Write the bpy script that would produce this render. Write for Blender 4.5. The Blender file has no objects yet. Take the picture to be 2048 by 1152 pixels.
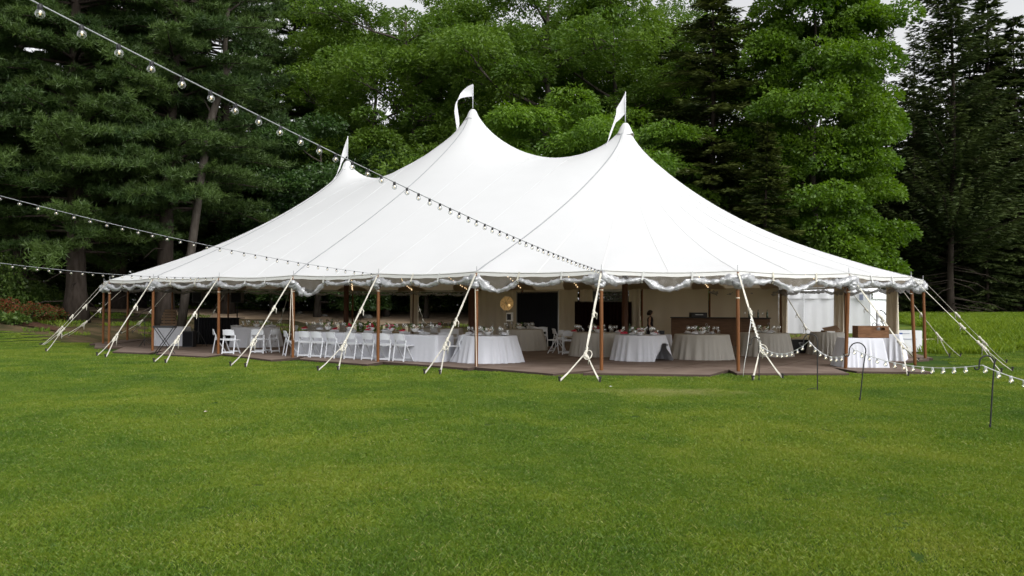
import bpy, math, random
import numpy as np
from mathutils import Vector, Matrix, Euler
rnd = random.Random(7)
RAD = math.radians
sc = bpy.context.scene
COL = sc.collection

# ------------------------------------------------------------------ camera
F, CH, PITCH, ROLL = 1700.0, 1.508, 0.022, 0.005
cp, sp, cr, sr = math.cos(PITCH), math.sin(PITCH), math.cos(ROLL), math.sin(ROLL)
cam = bpy.data.cameras.new('camera')
cam.sensor_width = 36.0
cam.lens = F / 2048 * 36.0
cam.clip_start, cam.clip_end = 0.1, 2000
camo = bpy.data.objects.new('camera', cam)
COL.objects.link(camo)
_U, _D, _FW = Vector((1, 0, 0)), Vector((0, sp, -cp)), Vector((0, cp, sp))
_right, _up = cr * _U - sr * _D, -(sr * _U + cr * _D)
M = Matrix((_right, _up, -_FW)).transposed().to_4x4()
M.translation = Vector((0, 0, CH))
camo.matrix_world = M
sc.camera = camo

# ------------------------------------------------------------------ sky and light (overcast day)
SUN_EL, SUN_AZ = RAD(44), RAD(142)      # azimuth from +Y clockwise: behind the camera, to the right
w = bpy.data.worlds.new('World')
sc.world = w
w.use_nodes = True
nt = w.node_tree
nt.nodes.clear()
sky = nt.nodes.new('ShaderNodeTexSky')
sky.sky_type = 'NISHITA'
sky.sun_disc = False
sky.sun_elevation, sky.sun_rotation = SUN_EL, SUN_AZ
sky.air_density, sky.dust_density, sky.ozone_density = 1.0, 3.0, 1.0
bw = nt.nodes.new('ShaderNodeRGBToBW')
tn = nt.nodes.new('ShaderNodeMix'); tn.data_type = 'RGBA'; tn.inputs[0].default_value = 0.88   # cloud cover greys the blue
bg = nt.nodes.new('ShaderNodeBackground')
bg.inputs['Strength'].default_value = 0.15
wo = nt.nodes.new('ShaderNodeOutputWorld')
nt.links.new(sky.outputs[0], bw.inputs[0])
nt.links.new(sky.outputs[0], tn.inputs[6])
cl = nt.nodes.new('ShaderNodeMath'); cl.operation = 'MULTIPLY'; cl.inputs[1].default_value = 3.1   # thin bright cloud all over
nt.links.new(bw.outputs[0], cl.inputs[0])
nt.links.new(cl.outputs[0], tn.inputs[7])
nt.links.new(tn.outputs[2], bg.inputs[0])
nt.links.new(bg.outputs[0], wo.inputs[0])
sl = bpy.data.lights.new('sun', 'SUN')
sl.energy, sl.angle, sl.color = 0.9, RAD(30), (1.0, 0.97, 0.92)
so = bpy.data.objects.new('sun', sl)
COL.objects.link(so)
so.rotation_euler = Vector((math.sin(SUN_AZ) * math.cos(SUN_EL), math.cos(SUN_AZ) * math.cos(SUN_EL), math.sin(SUN_EL))).to_track_quat('Z', 'Y').to_euler()
so.location = (20, -20, 40)
vs = sc.view_settings
vs.view_transform, vs.look, vs.gamma, vs.use_curve_mapping = 'Standard', 'None', 1.0, False
vs.exposure = -0.3
sc.render.engine = 'CYCLES'
cy = sc.cycles
cy.max_bounces, cy.diffuse_bounces, cy.glossy_bounces, cy.transmission_bounces, cy.transparent_max_bounces = 6, 4, 2, 4, 12
cy.caustics_reflective = cy.caustics_refractive = False
cy.sample_clamp_indirect = 4.0
cy.use_denoising = True

# ------------------------------------------------------------------ helpers
def ray(x, y):
    a, b = x - 1024, y - 576
    u, v = cr * a - sr * b, sr * a + cr * b
    return Vector((u, F * cp + v * sp, F * sp - v * cp))
def gp(x, y, z=0.0):                        # point of the photograph on a level plane
    r = ray(x, y); t = (z - CH) / r.z
    return Vector((r.x * t, r.y * t, z))
def at(x, y, Y):                            # point of the photograph at a distance
    r = ray(x, y); t = Y / r.y
    return Vector((r.x * t, Y, CH + r.z * t))

def proj_x(p):
    z = p[2] - CH; yy = p[1] * cp + z * sp; zz = -p[1] * sp + z * cp
    return 1024 + cr * F * p[0] / yy + sr * (-F * zz / yy)
def on_line(px, A, B):                      # point of the line A-B seen at picture column px
    A, B = Vector(A), Vector(B); lo, hi = -1.0, 2.0
    for _ in range(50):
        m = (lo + hi) / 2
        if proj_x(A + (B - A) * m) < px: lo = m
        else: hi = m
    return A + (B - A) * lo

def tag(o, label=None, cat=None, group=None, kind=None):
    if label: o['label'] = label
    if cat: o['category'] = cat
    if group: o['group'] = group
    if kind: o['kind'] = kind
    return o
def thing(name, label, cat, loc=(0, 0, 0), rz=0.0, group=None):
    o = bpy.data.objects.new(name, None)
    o.empty_display_size = 0.2
    COL.objects.link(o)
    o.location = loc; o.rotation_euler = (0, 0, rz)
    return tag(o, label, cat, group)
def link(name, me, parent=None, loc=None, rot=None, scale=None):
    o = bpy.data.objects.new(name, me)
    COL.objects.link(o)
    if parent: o.parent = parent
    if loc is not None: o.location = loc
    if rot is not None: o.rotation_euler = rot
    if scale is not None: o.scale = scale
    return o
KIDS = {}
def copy_tree(o, parent=None):
    c = o.copy(); COL.objects.link(c); c.parent = parent
    for ch in list(o.children): copy_tree(ch, c)
    return c
def dup(o, loc, rz=0.0, label=None, scale=1.0, group=None):
    c = copy_tree(o); c.location = loc; c.rotation_euler = (0, 0, rz)
    c.scale = (scale,) * 3 if not isinstance(scale, tuple) else scale
    if label: c['label'] = label
    if group: c['group'] = group
    return c

class MB:
    def __init__(s): s.v, s.f = [], []
    def add(s, vs, fs):
        b = len(s.v); s.v += [tuple(p) for p in vs]; s.f += [tuple(b + i for i in q) for q in fs]
        return s
    def box(s, c, d, rot=None, taper=1.0):
        hx, hy, hz = d[0] / 2, d[1] / 2, d[2] / 2
        vs = []
        for z in (-1, 1):
            k = taper if z > 0 else 1
            vs += [Vector((x * hx * k, y * hy * k, z * hz)) for x, y in ((-1, -1), (1, -1), (1, 1), (-1, 1))]
        if rot is not None:
            R = rot if isinstance(rot, Matrix) else Euler(rot).to_matrix()
            vs = [R @ p for p in vs]
        c = Vector(c)
        return s.add([p + c for p in vs], [(3, 2, 1, 0), (4, 5, 6, 7), (0, 1, 5, 4), (1, 2, 6, 5), (2, 3, 7, 6), (3, 0, 4, 7)])
    def tube(s, pts, r, n=8, cap=True, sq=None, up=None):
        pts = [Vector(p) for p in pts]
        rs = r if isinstance(r, (list, tuple)) else [r] * len(pts)
        prev = None; rings = []
        for i, p in enumerate(pts):
            t = (pts[min(i + 1, len(pts) - 1)] - pts[max(i - 1, 0)])
            t = t.normalized() if t.length > 1e-9 else Vector((0, 0, 1))
            a = prev if prev is not None else (Vector(up) if up else (Vector((0, 0, 1)) if abs(t.z) < .9 else Vector((1, 0, 0))))
            a = a - t * a.dot(t)
            if a.length < 1e-6: a = t.orthogonal()
            a.normalize(); b = t.cross(a); prev = a
            ka, kb = sq if sq else (1, 1)
            ring = []
            for k in range(n):
                th = 2 * math.pi * (k + .5) / n
                ring.append(p + (a * math.cos(th) * ka + b * math.sin(th) * kb) * rs[i])
            rings.append(ring)
        vs = [q for g in rings for q in g]
        fs = [(i * n + k, i * n + (k + 1) % n, (i + 1) * n + (k + 1) % n, (i + 1) * n + k) for i in range(len(pts) - 1) for k in range(n)]
        if cap:
            fs += [tuple(range(n - 1, -1, -1)), tuple((len(pts) - 1) * n + k for k in range(n))]
        return s.add(vs, fs)
    def ribbon(s, pts, w, side, th=0.006):          # flat webbing with thickness
        pts = [Vector(p) for p in pts]; side = Vector(side)
        vs = []
        for i, p in enumerate(pts):
            t = (pts[min(i + 1, len(pts) - 1)] - pts[max(i - 1, 0)]).normalized()
            b = side - t * side.dot(t); b.normalize(); nn = t.cross(b)
            ww = w[i] if isinstance(w, (list, tuple)) else w
            vs += [p + b * ww / 2 + nn * th / 2, p - b * ww / 2 + nn * th / 2, p - b * ww / 2 - nn * th / 2, p + b * ww / 2 - nn * th / 2]
        fs = [(i * 4 + k, i * 4 + (k + 1) % 4, i * 4 + 4 + (k + 1) % 4, i * 4 + 4 + k) for i in range(len(pts) - 1) for k in range(4)]
        fs += [(3, 2, 1, 0), tuple((len(pts) - 1) * 4 + k for k in range(4))]
        return s.add(vs, fs)
    def lathe(s, prof, n=16, c=(0, 0, 0), cap=True):
        c = Vector(c); vs = []
        for r, z in prof:
            vs += [c + Vector((r * math.cos(2 * math.pi * k / n), r * math.sin(2 * math.pi * k / n), z)) for k in range(n)]
        fs = [(i * n + k, i * n + (k + 1) % n, (i + 1) * n + (k + 1) % n, (i + 1) * n + k) for i in range(len(prof) - 1) for k in range(n)]
        if cap: fs += [tuple(range(n - 1, -1, -1)), tuple((len(prof) - 1) * n + k for k in range(n))]
        return s.add(vs, fs)
    def blob(s, c, r, rng=None, rough=0.0, n=8, m=5):
        c = Vector(c); r = Vector(r) if not isinstance(r, (int, float)) else Vector((r, r, r))
        vs = [c + Vector((0, 0, -r.z))]
        for i in range(1, m):
            ph = math.pi * i / m
            for k in range(n):
                th = 2 * math.pi * k / n
                q = 1 + (rng.uniform(-rough, rough) if rng else 0)
                vs.append(c + Vector((math.sin(ph) * math.cos(th) * r.x * q, math.sin(ph) * math.sin(th) * r.y * q, -math.cos(ph) * r.z * q)))
        vs.append(c + Vector((0, 0, r.z)))
        fs = [(0, 1 + (k + 1) % n, 1 + k) for k in range(n)]
        for i in range(m - 2):
            fs += [(1 + i * n + k, 1 + i * n + (k + 1) % n, 1 + (i + 1) * n + (k + 1) % n, 1 + (i + 1) * n + k) for k in range(n)]
        L = len(vs) - 1
        fs += [(L, 1 + (m - 2) * n + k, 1 + (m - 2) * n + (k + 1) % n) for k in range(n)]
        return s.add(vs, fs)
    def grid(s, P, closed=False):                    # P[i][j] points
        n = len(P); m = len(P[0])
        return s.add([p for row in P for p in row],
                     [(i * m + j, i * m + (j + 1) % m, (i + 1) * m + (j + 1) % m, (i + 1) * m + j) for i in range(n - 1) for j in range(m if closed else m - 1)])
    def mesh(s, name, m, smooth=False):
        me = bpy.data.meshes.new(name)
        me.from_pydata(s.v, [], s.f)
        if m: me.materials.append(m)
        if smooth: me.polygons.foreach_set('use_smooth', [True] * len(me.polygons))
        me.update()
        return me
    def build(s, name, m, parent=None, smooth=False, loc=None, rot=None):
        return link(name, s.mesh(name, m, smooth), parent, loc, rot)

def np_mesh(name, V, per, mat, tint=None, smooth=False):
    """V: (n*per, 3) vertices, consecutive faces of `per` corners"""
    V = np.asarray(V, np.float32); n = len(V) // per
    me = bpy.data.meshes.new(name)
    me.vertices.add(len(V)); me.vertices.foreach_set('co', V.ravel())
    me.loops.add(n * per); me.loops.foreach_set('vertex_index', np.arange(n * per, dtype=np.int32))
    me.polygons.add(n); me.polygons.foreach_set('loop_start', np.arange(0, n * per, per, dtype=np.int32))
    try: me.polygons.foreach_set('loop_total', np.full(n, per, np.int32))
    except Exception: pass
    if tint is not None:
        a = me.attributes.new('tint', 'FLOAT', 'POINT'); a.data.foreach_set('value', np.repeat(np.asarray(tint, np.float32), per))
    me.materials.append(mat)
    me.update(calc_edges=True)
    return me

# ------------------------------------------------------------------ materials
MATS = {}
def mat(name, col, rough=0.7, spec=0.3, metal=0.0, var=0.0, scale=4.0, col2=None, bump=0.0, bscale=30.0, coords='Object', stretch=None, emit=None, estr=0.0):
    m = bpy.data.materials.new(name); m.use_nodes = True
    t = m.node_tree; b = t.nodes['Principled BSDF']
    b.inputs['Base Color'].default_value = (*col, 1); b.inputs['Roughness'].default_value = rough
    b.inputs['Specular IOR Level'].default_value = spec; b.inputs['Metallic'].default_value = metal
    tc = t.nodes.new('ShaderNodeTexCoord'); src = tc.outputs[coords]
    if stretch:
        mp = t.nodes.new('ShaderNodeMapping'); mp.inputs['Scale'].default_value = stretch
        t.links.new(src, mp.inputs[0]); src = mp.outputs[0]
    if var or col2:
        nz = t.nodes.new('ShaderNodeTexNoise'); nz.inputs['Scale'].default_value = scale; nz.inputs['Detail'].default_value = 6
        t.links.new(src, nz.inputs['Vector'])
        cr_ = t.nodes.new('ShaderNodeValToRGB')
        c2 = col2 if col2 else tuple(c * (1 + var) for c in col)
        c1 = col if col2 else tuple(c * (1 - var) for c in col)
        cr_.color_ramp.elements[0].position, cr_.color_ramp.elements[1].position = 0.32, 0.68
        cr_.color_ramp.elements[0].color, cr_.color_ramp.elements[1].color = (*c1, 1), (*c2, 1)
        t.links.new(nz.outputs[0], cr_.inputs[0]); t.links.new(cr_.outputs[0], b.inputs['Base Color'])
    if bump:
        n2 = t.nodes.new('ShaderNodeTexNoise'); n2.inputs['Scale'].default_value = bscale; n2.inputs['Detail'].default_value = 4
        bp = t.nodes.new('ShaderNodeBump'); bp.inputs['Strength'].default_value = bump; bp.inputs['Distance'].default_value = 0.02
        t.links.new(src, n2.inputs['Vector']); t.links.new(n2.outputs[0], bp.inputs['Height']); t.links.new(bp.outputs[0], b.inputs['Normal'])
    if emit:
        b.inputs['Emission Color'].default_value = (*emit, 1); b.inputs['Emission Strength'].default_value = estr
    MATS[name] = m
    return m

def leaf_mat(name, c1, c2, trans=0.3, scale=0.6, tcol=None, gloss=0.02):
    m = bpy.data.materials.new(name); m.use_nodes = True
    t = m.node_tree; t.nodes.clear()
    o = t.nodes.new('ShaderNodeOutputMaterial')
    at_ = t.nodes.new('ShaderNodeAttribute'); at_.attribute_name = 'tint'
    ge = t.nodes.new('ShaderNodeNewGeometry')
    nz = t.nodes.new('ShaderNodeTexNoise'); nz.inputs['Scale'].default_value = scale; nz.inputs['Detail'].default_value = 2
    t.links.new(ge.outputs['Position'], nz.inputs['Vector'])
    ad = t.nodes.new('ShaderNodeMath'); ad.operation = 'ADD'; t.links.new(at_.outputs['Fac'], ad.inputs[0]); t.links.new(nz.outputs[0], ad.inputs[1])
    sb = t.nodes.new('ShaderNodeMath'); sb.operation = 'SUBTRACT'; sb.use_clamp = True; sb.inputs[1].default_value = 0.5
    t.links.new(ad.outputs[0], sb.inputs[0])
    mx = t.nodes.new('ShaderNodeMix'); mx.data_type = 'RGBA'; mx.inputs[6].default_value = (*c1, 1); mx.inputs[7].default_value = (*c2, 1)
    t.links.new(sb.outputs[0], mx.inputs[0])
    d = t.nodes.new('ShaderNodeBsdfDiffuse'); tr = t.nodes.new('ShaderNodeBsdfTranslucent'); g = t.nodes.new('ShaderNodeBsdfGlossy')
    g.inputs['Roughness'].default_value = 0.45
    t.links.new(mx.outputs[2], d.inputs[0])
    hs = t.nodes.new('ShaderNodeHueSaturation'); hs.inputs['Value'].default_value = 1.5; hs.inputs['Saturation'].default_value = 1.1
    t.links.new(mx.outputs[2], hs.inputs['Color']); t.links.new(hs.outputs[0], tr.inputs[0])
    m1 = t.nodes.new('ShaderNodeMixShader'); m1.inputs[0].default_value = trans
    t.links.new(d.outputs[0], m1.inputs[1]); t.links.new(tr.outputs[0], m1.inputs[2])
    m2 = t.nodes.new('ShaderNodeMixShader'); m2.inputs[0].default_value = gloss
    t.links.new(m1.outputs[0], m2.inputs[1]); t.links.new(g.outputs[0], m2.inputs[2])
    t.links.new(m2.outputs[0], o.inputs[0])
    return m

def fabric_mat(name, col, tcol, trans, gloss=0.05, grough=0.35, bump=0.0, bscale=8.0, var=0.03, transp=0.0):
    m = bpy.data.materials.new(name); m.use_nodes = True
    t = m.node_tree; t.nodes.clear()
    o = t.nodes.new('ShaderNodeOutputMaterial')
    tc = t.nodes.new('ShaderNodeTexCoord')
    nz = t.nodes.new('ShaderNodeTexNoise'); nz.inputs['Scale'].default_value = 1.3; nz.inputs['Detail'].default_value = 5
    t.links.new(tc.outputs['Object'], nz.inputs['Vector'])
    rp = t.nodes.new('ShaderNodeValToRGB')
    rp.color_ramp.elements[0].color = (*[c * (1 - var) for c in col], 1); rp.color_ramp.elements[1].color = (*[min(1, c * (1 + var)) for c in col], 1)
    t.links.new(nz.outputs[0], rp.inputs[0])
    d = t.nodes.new('ShaderNodeBsdfDiffuse'); tr = t.nodes.new('ShaderNodeBsdfTranslucent'); g = t.nodes.new('ShaderNodeBsdfGlossy')
    t.links.new(rp.outputs[0], d.inputs[0]); tr.inputs[0].default_value = (*tcol, 1); g.inputs['Roughness'].default_value = grough
    if bump:
        n2 = t.nodes.new('ShaderNodeTexNoise'); n2.inputs['Scale'].default_value = bscale; n2.inputs['Detail'].default_value = 5
        bp = t.nodes.new('ShaderNodeBump'); bp.inputs['Strength'].default_value = bump; bp.inputs['Distance'].default_value = 0.03
        t.links.new(tc.outputs['Object'], n2.inputs['Vector']); t.links.new(n2.outputs[0], bp.inputs['Height'])
        for q in (d, tr, g): t.links.new(bp.outputs[0], q.inputs['Normal'])
    m1 = t.nodes.new('ShaderNodeMixShader'); m1.inputs[0].default_value = trans
    t.links.new(d.outputs[0], m1.inputs[1]); t.links.new(tr.outputs[0], m1.inputs[2])
    m2 = t.nodes.new('ShaderNodeMixShader'); m2.inputs[0].default_value = gloss
    t.links.new(m1.outputs[0], m2.inputs[1]); t.links.new(g.outputs[0], m2.inputs[2])
    last = m2
    if transp:
        tp = t.nodes.new('ShaderNodeBsdfTransparent'); m3 = t.nodes.new('ShaderNodeMixShader'); m3.inputs[0].default_value = transp
        t.links.new(m2.outputs[0], m3.inputs[1]); t.links.new(tp.outputs[0], m3.inputs[2]); last = m3
    t.links.new(last.outputs[0], o.inputs[0])
    return m

CANVAS = fabric_mat('white_sailcloth', (.60, .605, .61), (.80, .62, .40), .10, .05, .35, bump=.35, bscale=.55)
PATCH = fabric_mat('doubled_sailcloth', (.62, .52, .40), (.3, .2, .12), .05, .03)
WALLCLOTH = fabric_mat('tent_wall_fabric', (.72, .66, .55), (.8, .66, .48), .05, .02, bump=.15, bscale=2.0)
VINYL = fabric_mat('clear_vinyl_bunched', (.52, .53, .55), (.62, .62, .64), .3, .20, .16, bump=1.0, bscale=11.0, transp=.22)
CLEAR = fabric_mat('clear_vinyl_sheet', (.7, .71, .73), (.7, .7, .7), .3, .25, .1, bump=.6, bscale=5.0, transp=.86)
VALANCE = fabric_mat('eave_trim', (.62, .62, .60), (.5, .48, .44), .15, .06)
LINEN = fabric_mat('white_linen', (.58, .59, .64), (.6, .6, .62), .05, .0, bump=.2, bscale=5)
SHADED_LINEN = fabric_mat('shaded_linen', (.42, .40, .365), (.4, .38, .34), .05, .0, bump=.2, bscale=5)  # white linen with the tent's shade and warm light put into its colour
MARQUEE = fabric_mat('service_tent_white', (.86, .87, .9), (.7, .7, .7), .06, .04, bump=.25, bscale=1.6)
FLAGM = fabric_mat('flag_white', (.85, .85, .87), (.8, .8, .82), .3, .0)
WEB = mat('cream_webbing', (.54, .515, .445), .85, .1, var=.12, scale=9)
ROPE = mat('rope_cream', (.66, .6, .5), .9, .1)
SEAM = mat('grey_seam', (.33, .34, .35), .7, .2)
POLE = mat('stained_wood_pole', (.110, .042, .014), .5, .25, col2=(.185, .075, .024), scale=3, stretch=(14, 14, 1), bump=.1)
CPOLE = mat('dark_wood_pole', (.07, .028, .015), .55, .3, col2=(.10, .04, .02), scale=3, stretch=(14, 14, 1))
IRON = mat('black_iron', (.012, .012, .013), .55, .4)
STEEL = mat('dull_steel', (.35, .35, .36), .4, .5, metal=.8)
STAKE = mat('stake_iron', (.05, .045, .04), .7, .3, metal=.4)
FLOOR = mat('brown_floor', (.125, .090, .072), .8, .2, col2=(.195, .148, .122), scale=1.6, bump=.06, bscale=40)
FEDGE = mat('floor_edge', (.07, .05, .04), .9, .1)
CHAIR = mat('white_resin', (.60, .62, .66), .4, .4)
CUSH = mat('white_vinyl_seat', (.56, .57, .60), .5, .3)
BLACK = mat('black_cloth', (.012, .012, .014), .9, .1)
CHARC = mat('charcoal_drape', (.022, .024, .03), .95, .05, bump=.3, bscale=3, stretch=(6, 6, .5))
MAROON = mat('dark_maroon_drape', (.02, .009, .010), .95, .05)
PLAST = mat('black_plastic', (.015, .015, .017), .5, .4)
WOODB = mat('bar_wood', (.10, .055, .03), .6, .3, col2=(.16, .09, .05), scale=2, stretch=(1, 1, 14))
CRATE = mat('crate_wood', (.10, .046, .02), .6, .25, col2=(.18, .088, .04), scale=3, stretch=(2, 2, 14), bump=.15)
CARD = mat('cardboard', (.22, .15, .10), .85, .1, var=.1)
WHITEP = mat('white_paint', (.62, .63, .65), .45, .4, var=.03)
BLUE = mat('blue_print', (.05, .09, .28), .6, .3)
LINEG = mat('grey_print', (.2, .22, .3), .6, .3)
DUCT = fabric_mat('white_duct', (.8, .8, .78), (.8, .8, .8), .1, .05)
TIMBER = mat('pale_timber', (.55, .50, .36), .8, .2, var=.12, scale=6)
SKIN = mat('skin', (.42, .25, .17), .55, .3)
DRESS = mat('black_dress', (.02, .016, .02), .85, .1)
HAIR = mat('dark_hair', (.02, .013, .009), .5, .3)
WAX = mat('cream_wax', (.75, .66, .48), .5, .3)
RED = mat('red_petals', (.45, .03, .06), .8, .1, var=.3, scale=20)
PINK = mat('pink_petals', (.55, .12, .18), .8, .1, var=.3, scale=20)
PALEF = mat('cream_petals', (.62, .50, .44), .8, .1, var=.25, scale=20)
CHINA = mat('white_china', (.78, .78, .78), .25, .5)
BARK = mat('pine_bark', (.030, .023, .018), .95, .1, col2=(.060, .048, .040), scale=2.2, stretch=(3, 3, .8), bump=.9, bscale=9)
GBARK = mat('grey_bark', (.052, .043, .035), .95, .1, col2=(.10, .086, .074), scale=2.5, stretch=(3, 3, .7), bump=.8, bscale=8)
MULCH = mat('bark_mulch', (.055, .028, .018), .95, .1, col2=(.10, .055, .035), scale=9, bump=.8, bscale=25)
DIRT = mat('sandy_track', (.31, .225, .15), .95, .1, col2=(.43, .325, .23), scale=1.2, bump=.4, bscale=12)
STONE = mat('grey_stone', (.25, .24, .22), .9, .2, var=.25, scale=5, bump=.5)

def glass_mat(name, tint, k):
    m = bpy.data.materials.new(name); m.use_nodes = True
    t = m.node_tree; t.nodes.clear(); o = t.nodes.new('ShaderNodeOutputMaterial')
    tp = t.nodes.new('ShaderNodeBsdfTransparent'); tp.inputs[0].default_value = (*tint, 1)
    g = t.nodes.new('ShaderNodeBsdfGlossy'); g.inputs['Roughness'].default_value = .05
    lw = t.nodes.new('ShaderNodeLayerWeight'); lw.inputs[0].default_value = k
    mp = t.nodes.new('ShaderNodeMapRange'); mp.inputs[3].default_value = .12; mp.inputs[4].default_value = .95
    t.links.new(lw.outputs['Facing'], mp.inputs[0])
    mx = t.nodes.new('ShaderNodeMixShader'); t.links.new(mp.outputs[0], mx.inputs[0])
    t.links.new(tp.outputs[0], mx.inputs[1]); t.links.new(g.outputs[0], mx.inputs[2]); t.links.new(mx.outputs[0], o.inputs[0])
    return m
GLASS = glass_mat('clear_glass', (.97, .98, .98), .35)
GREENG = mat('green_bottle_glass', (.02, .05, .02), .1, .6)
FIL = mat('warm_filament', (1, .8, .5), .5, .2, emit=(1, .66, .3), estr=.12)
FAIRY = mat('fairy_bulb', (1, .8, .5), .5, .2, emit=(1, .72, .42), estr=2.5)
LAMPM = mat('lit_umbrella_cloth', (.8, .6, .35), .8, .1, emit=(1, .62, .24), estr=.13)
LAMPB = mat('lit_lamp_bulb', (1, .8, .5), .8, .1, emit=(1, .68, .3), estr=1.0)

# ------------------------------------------------------------------ tent frame of reference
TH = -0.5415
TC = Vector((-1.4834, 31.2927, 0))
DV, NV = Vector((math.cos(TH), math.sin(TH), 0)), Vector((-math.sin(TH), math.cos(TH), 0))
S_, R_, NB, EAVE = 6.1, 8.92, 9, 2.352
PEAK = {-1: 7.30, 0: 8.70, 1: 7.53}
def pole_uv(i):
    if i <= 2:
        a = math.pi / NB * (2 - i); return (-S_ - R_ * math.sin(a), -R_ * math.cos(a))
    if i <= 6: return (-S_ + S_ * (i - 2) / 2, -R_)
    if i <= 15:
        a = math.pi / NB * (i - 6); return (S_ + R_ * math.sin(a), -R_ * math.cos(a))
    return (S_ - S_ * (i - 15) / 2, R_)
IDX = list(range(-7, 19))
def W(u, v, z=0.0): return TC + DV * u + NV * v + Vector((0, 0, z))
def Lc(p): q = Vector(p) - TC; return Vector((q.dot(DV), q.dot(NV), q.z))
def ext_sd(x, y):                       # signed distance outside the tent outline
    q = Vector((x, y, 0)) - TC; u, v = q.dot(DV), q.dot(NV)
    return math.hypot(max(abs(u) - S_, 0), v) - R_
def sstep(a, b, x):
    t = min(1, max(0, (x - a) / (b - a))); return t * t * (3 - 2 * t)
def gz(x, y):
    sd = ext_sd(x, y)
    if sd <= 1.5: return 0.0
    return (1.1 + .3 * (1 - sstep(4, 12, x))) * (1 - math.exp(-(sd - 1.5) / 6.5)) * sstep(26, 37, y)

# ------------------------------------------------------------------ ground
def ground_material():
    m = bpy.data.materials.new('ground_soil_and_turf'); m.use_nodes = True
    t = m.node_tree; b = t.nodes['Principled BSDF']; b.inputs['Roughness'].default_value = .95; b.inputs['Specular IOR Level'].default_value = .1
    ge = t.nodes.new('ShaderNodeNewGeometry')
    def noise(s, d=4):
        n = t.nodes.new('ShaderNodeTexNoise'); n.inputs['Scale'].default_value = s; n.inputs['Detail'].default_value = d
        t.links.new(ge.outputs['Position'], n.inputs['Vector']); return n.outputs[0]
    def ramp(src, a, ca, bb, cb):
        r = t.nodes.new('ShaderNodeValToRGB'); e = r.color_ramp.elements
        e[0].position, e[1].position = a, bb; e[0].color, e[1].color = (*ca, 1), (*cb, 1)
        t.links.new(src, r.inputs[0]); return r.outputs[0]
    def mix(f, a, bb):
        x = t.nodes.new('ShaderNodeMix'); x.data_type = 'RGBA'
        t.links.new(f, x.inputs[0]); t.links.new(a, x.inputs[6]); t.links.new(bb, x.inputs[7]); return x.outputs[2]
    at_ = t.nodes.new('ShaderNodeAttribute'); at_.attribute_name = 'zone'
    sx = t.nodes.new('ShaderNodeSeparateXYZ'); t.links.new(at_.outputs['Vector'], sx.inputs[0])
    lawn = ramp(noise(.35), .35, (.028, .062, .008), .66, (.060, .090, .014))
    forest = ramp(noise(1.1, 6), .38, (.045, .040, .018), .62, (.105, .075, .042))
    mead = ramp(noise(.8), .35, (.045, .085, .012), .65, (.10, .13, .02))
    c = mix(sx.outputs[0], forest, lawn)
    c = mix(sx.outputs[1], c, mead)
    t.links.new(c, b.inputs['Base Color'])
    bp = t.nodes.new('ShaderNodeBump'); bp.inputs['Strength'].default_value = .6; bp.inputs['Distance'].default_value = .04
    t.links.new(noise(14, 5), bp.inputs['Height']); t.links.new(bp.outputs[0], b.inputs['Normal'])
    return m
def lawn_edge(x):                       # where mown grass stops, away from the camera
    return 33.5 + .6 * math.sin(x * .5) if x < 5 else 33.5 - 5.0 * sstep(9, 15, x) + .4 * math.sin(x * .8)
def zone(x, y):
    sd = ext_sd(x, y)
    lawn = 1 - sstep(-.8, .8, y - lawn_edge(x) + .5 * math.sin(x * 1.7))
    mead = sstep(12.5, 14.5, x) * sstep(-.5, .8, y - lawn_edge(x)) * (1 - sstep(62, 68, y))
    return lawn, mead
xs = sorted(set([-900, -400, -200, -120, -80] + [round(-60 + i * 1.0, 2) for i in range(121)] + [80, 120, 200, 400, 900]))
ys = sorted(set([-300, -100, -40, -15] + [round(-6 + i * 1.0, 2) for i in range(87)] + [95, 120, 160, 260, 500, 900]))
g = MB(); g.grid([[Vector((x, y, gz(x, y))) for x in xs] for y in ys])
gm = g.mesh('ground', ground_material(), True)
za = gm.attributes.new('zone', 'FLOAT_VECTOR', 'POINT')
zz = []
for y in ys:
    for x in xs:
        a, b_ = zone(x, y); zz += [a, b_, 0]
za.data.foreach_set('vector', zz)
tag(link('ground', gm), kind='structure')

# sandy track behind the tent and mulch bed at the left, thin sheets following the ground
def sheet(name, pts_l, pts_r, m, lift=.012, sub=6):
    g = MB(); P = []
    for a, b_ in zip(pts_l, pts_r):
        row = []
        for k in range(sub + 1):
            t = k / sub; x = a[0] + (b_[0] - a[0]) * t; y = a[1] + (b_[1] - a[1]) * t
            row.append(Vector((x, y, gz(x, y) + lift)))
        P.append(row)
    g.grid(P)
    return tag(g.build(name, m, smooth=True), kind='structure')
tl, tr_ = [], []
for i in range(61):
    x = -40 + i * 1.1
    yc = 50 + 3.0 * math.sin(x * .06 + 1.0) - .16 * (x + 10) + .35 * math.sin(x * .9)
    wd = 4.0 + .5 * math.sin(x * .7 + 2) + .3 * math.sin(x * 2.1)
    tl.append((x, yc - wd)); tr_.append((x, yc + wd))
sheet('path', tl, tr_, DIRT, .03)
bl, br = [], []
for i in range(25):
    a = i / 24; x = -33 + 14.5 * a
    yn = 34.4 + .5 * math.sin(x * .8) + 1.6 * a * a; br.append((x, yn + 5.0 * math.sin(math.pi * min(1, a * .55 + .45)) + .2)); bl.append((x, yn))
sheet('flower_bed', bl, br, MULCH, .05)

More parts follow.
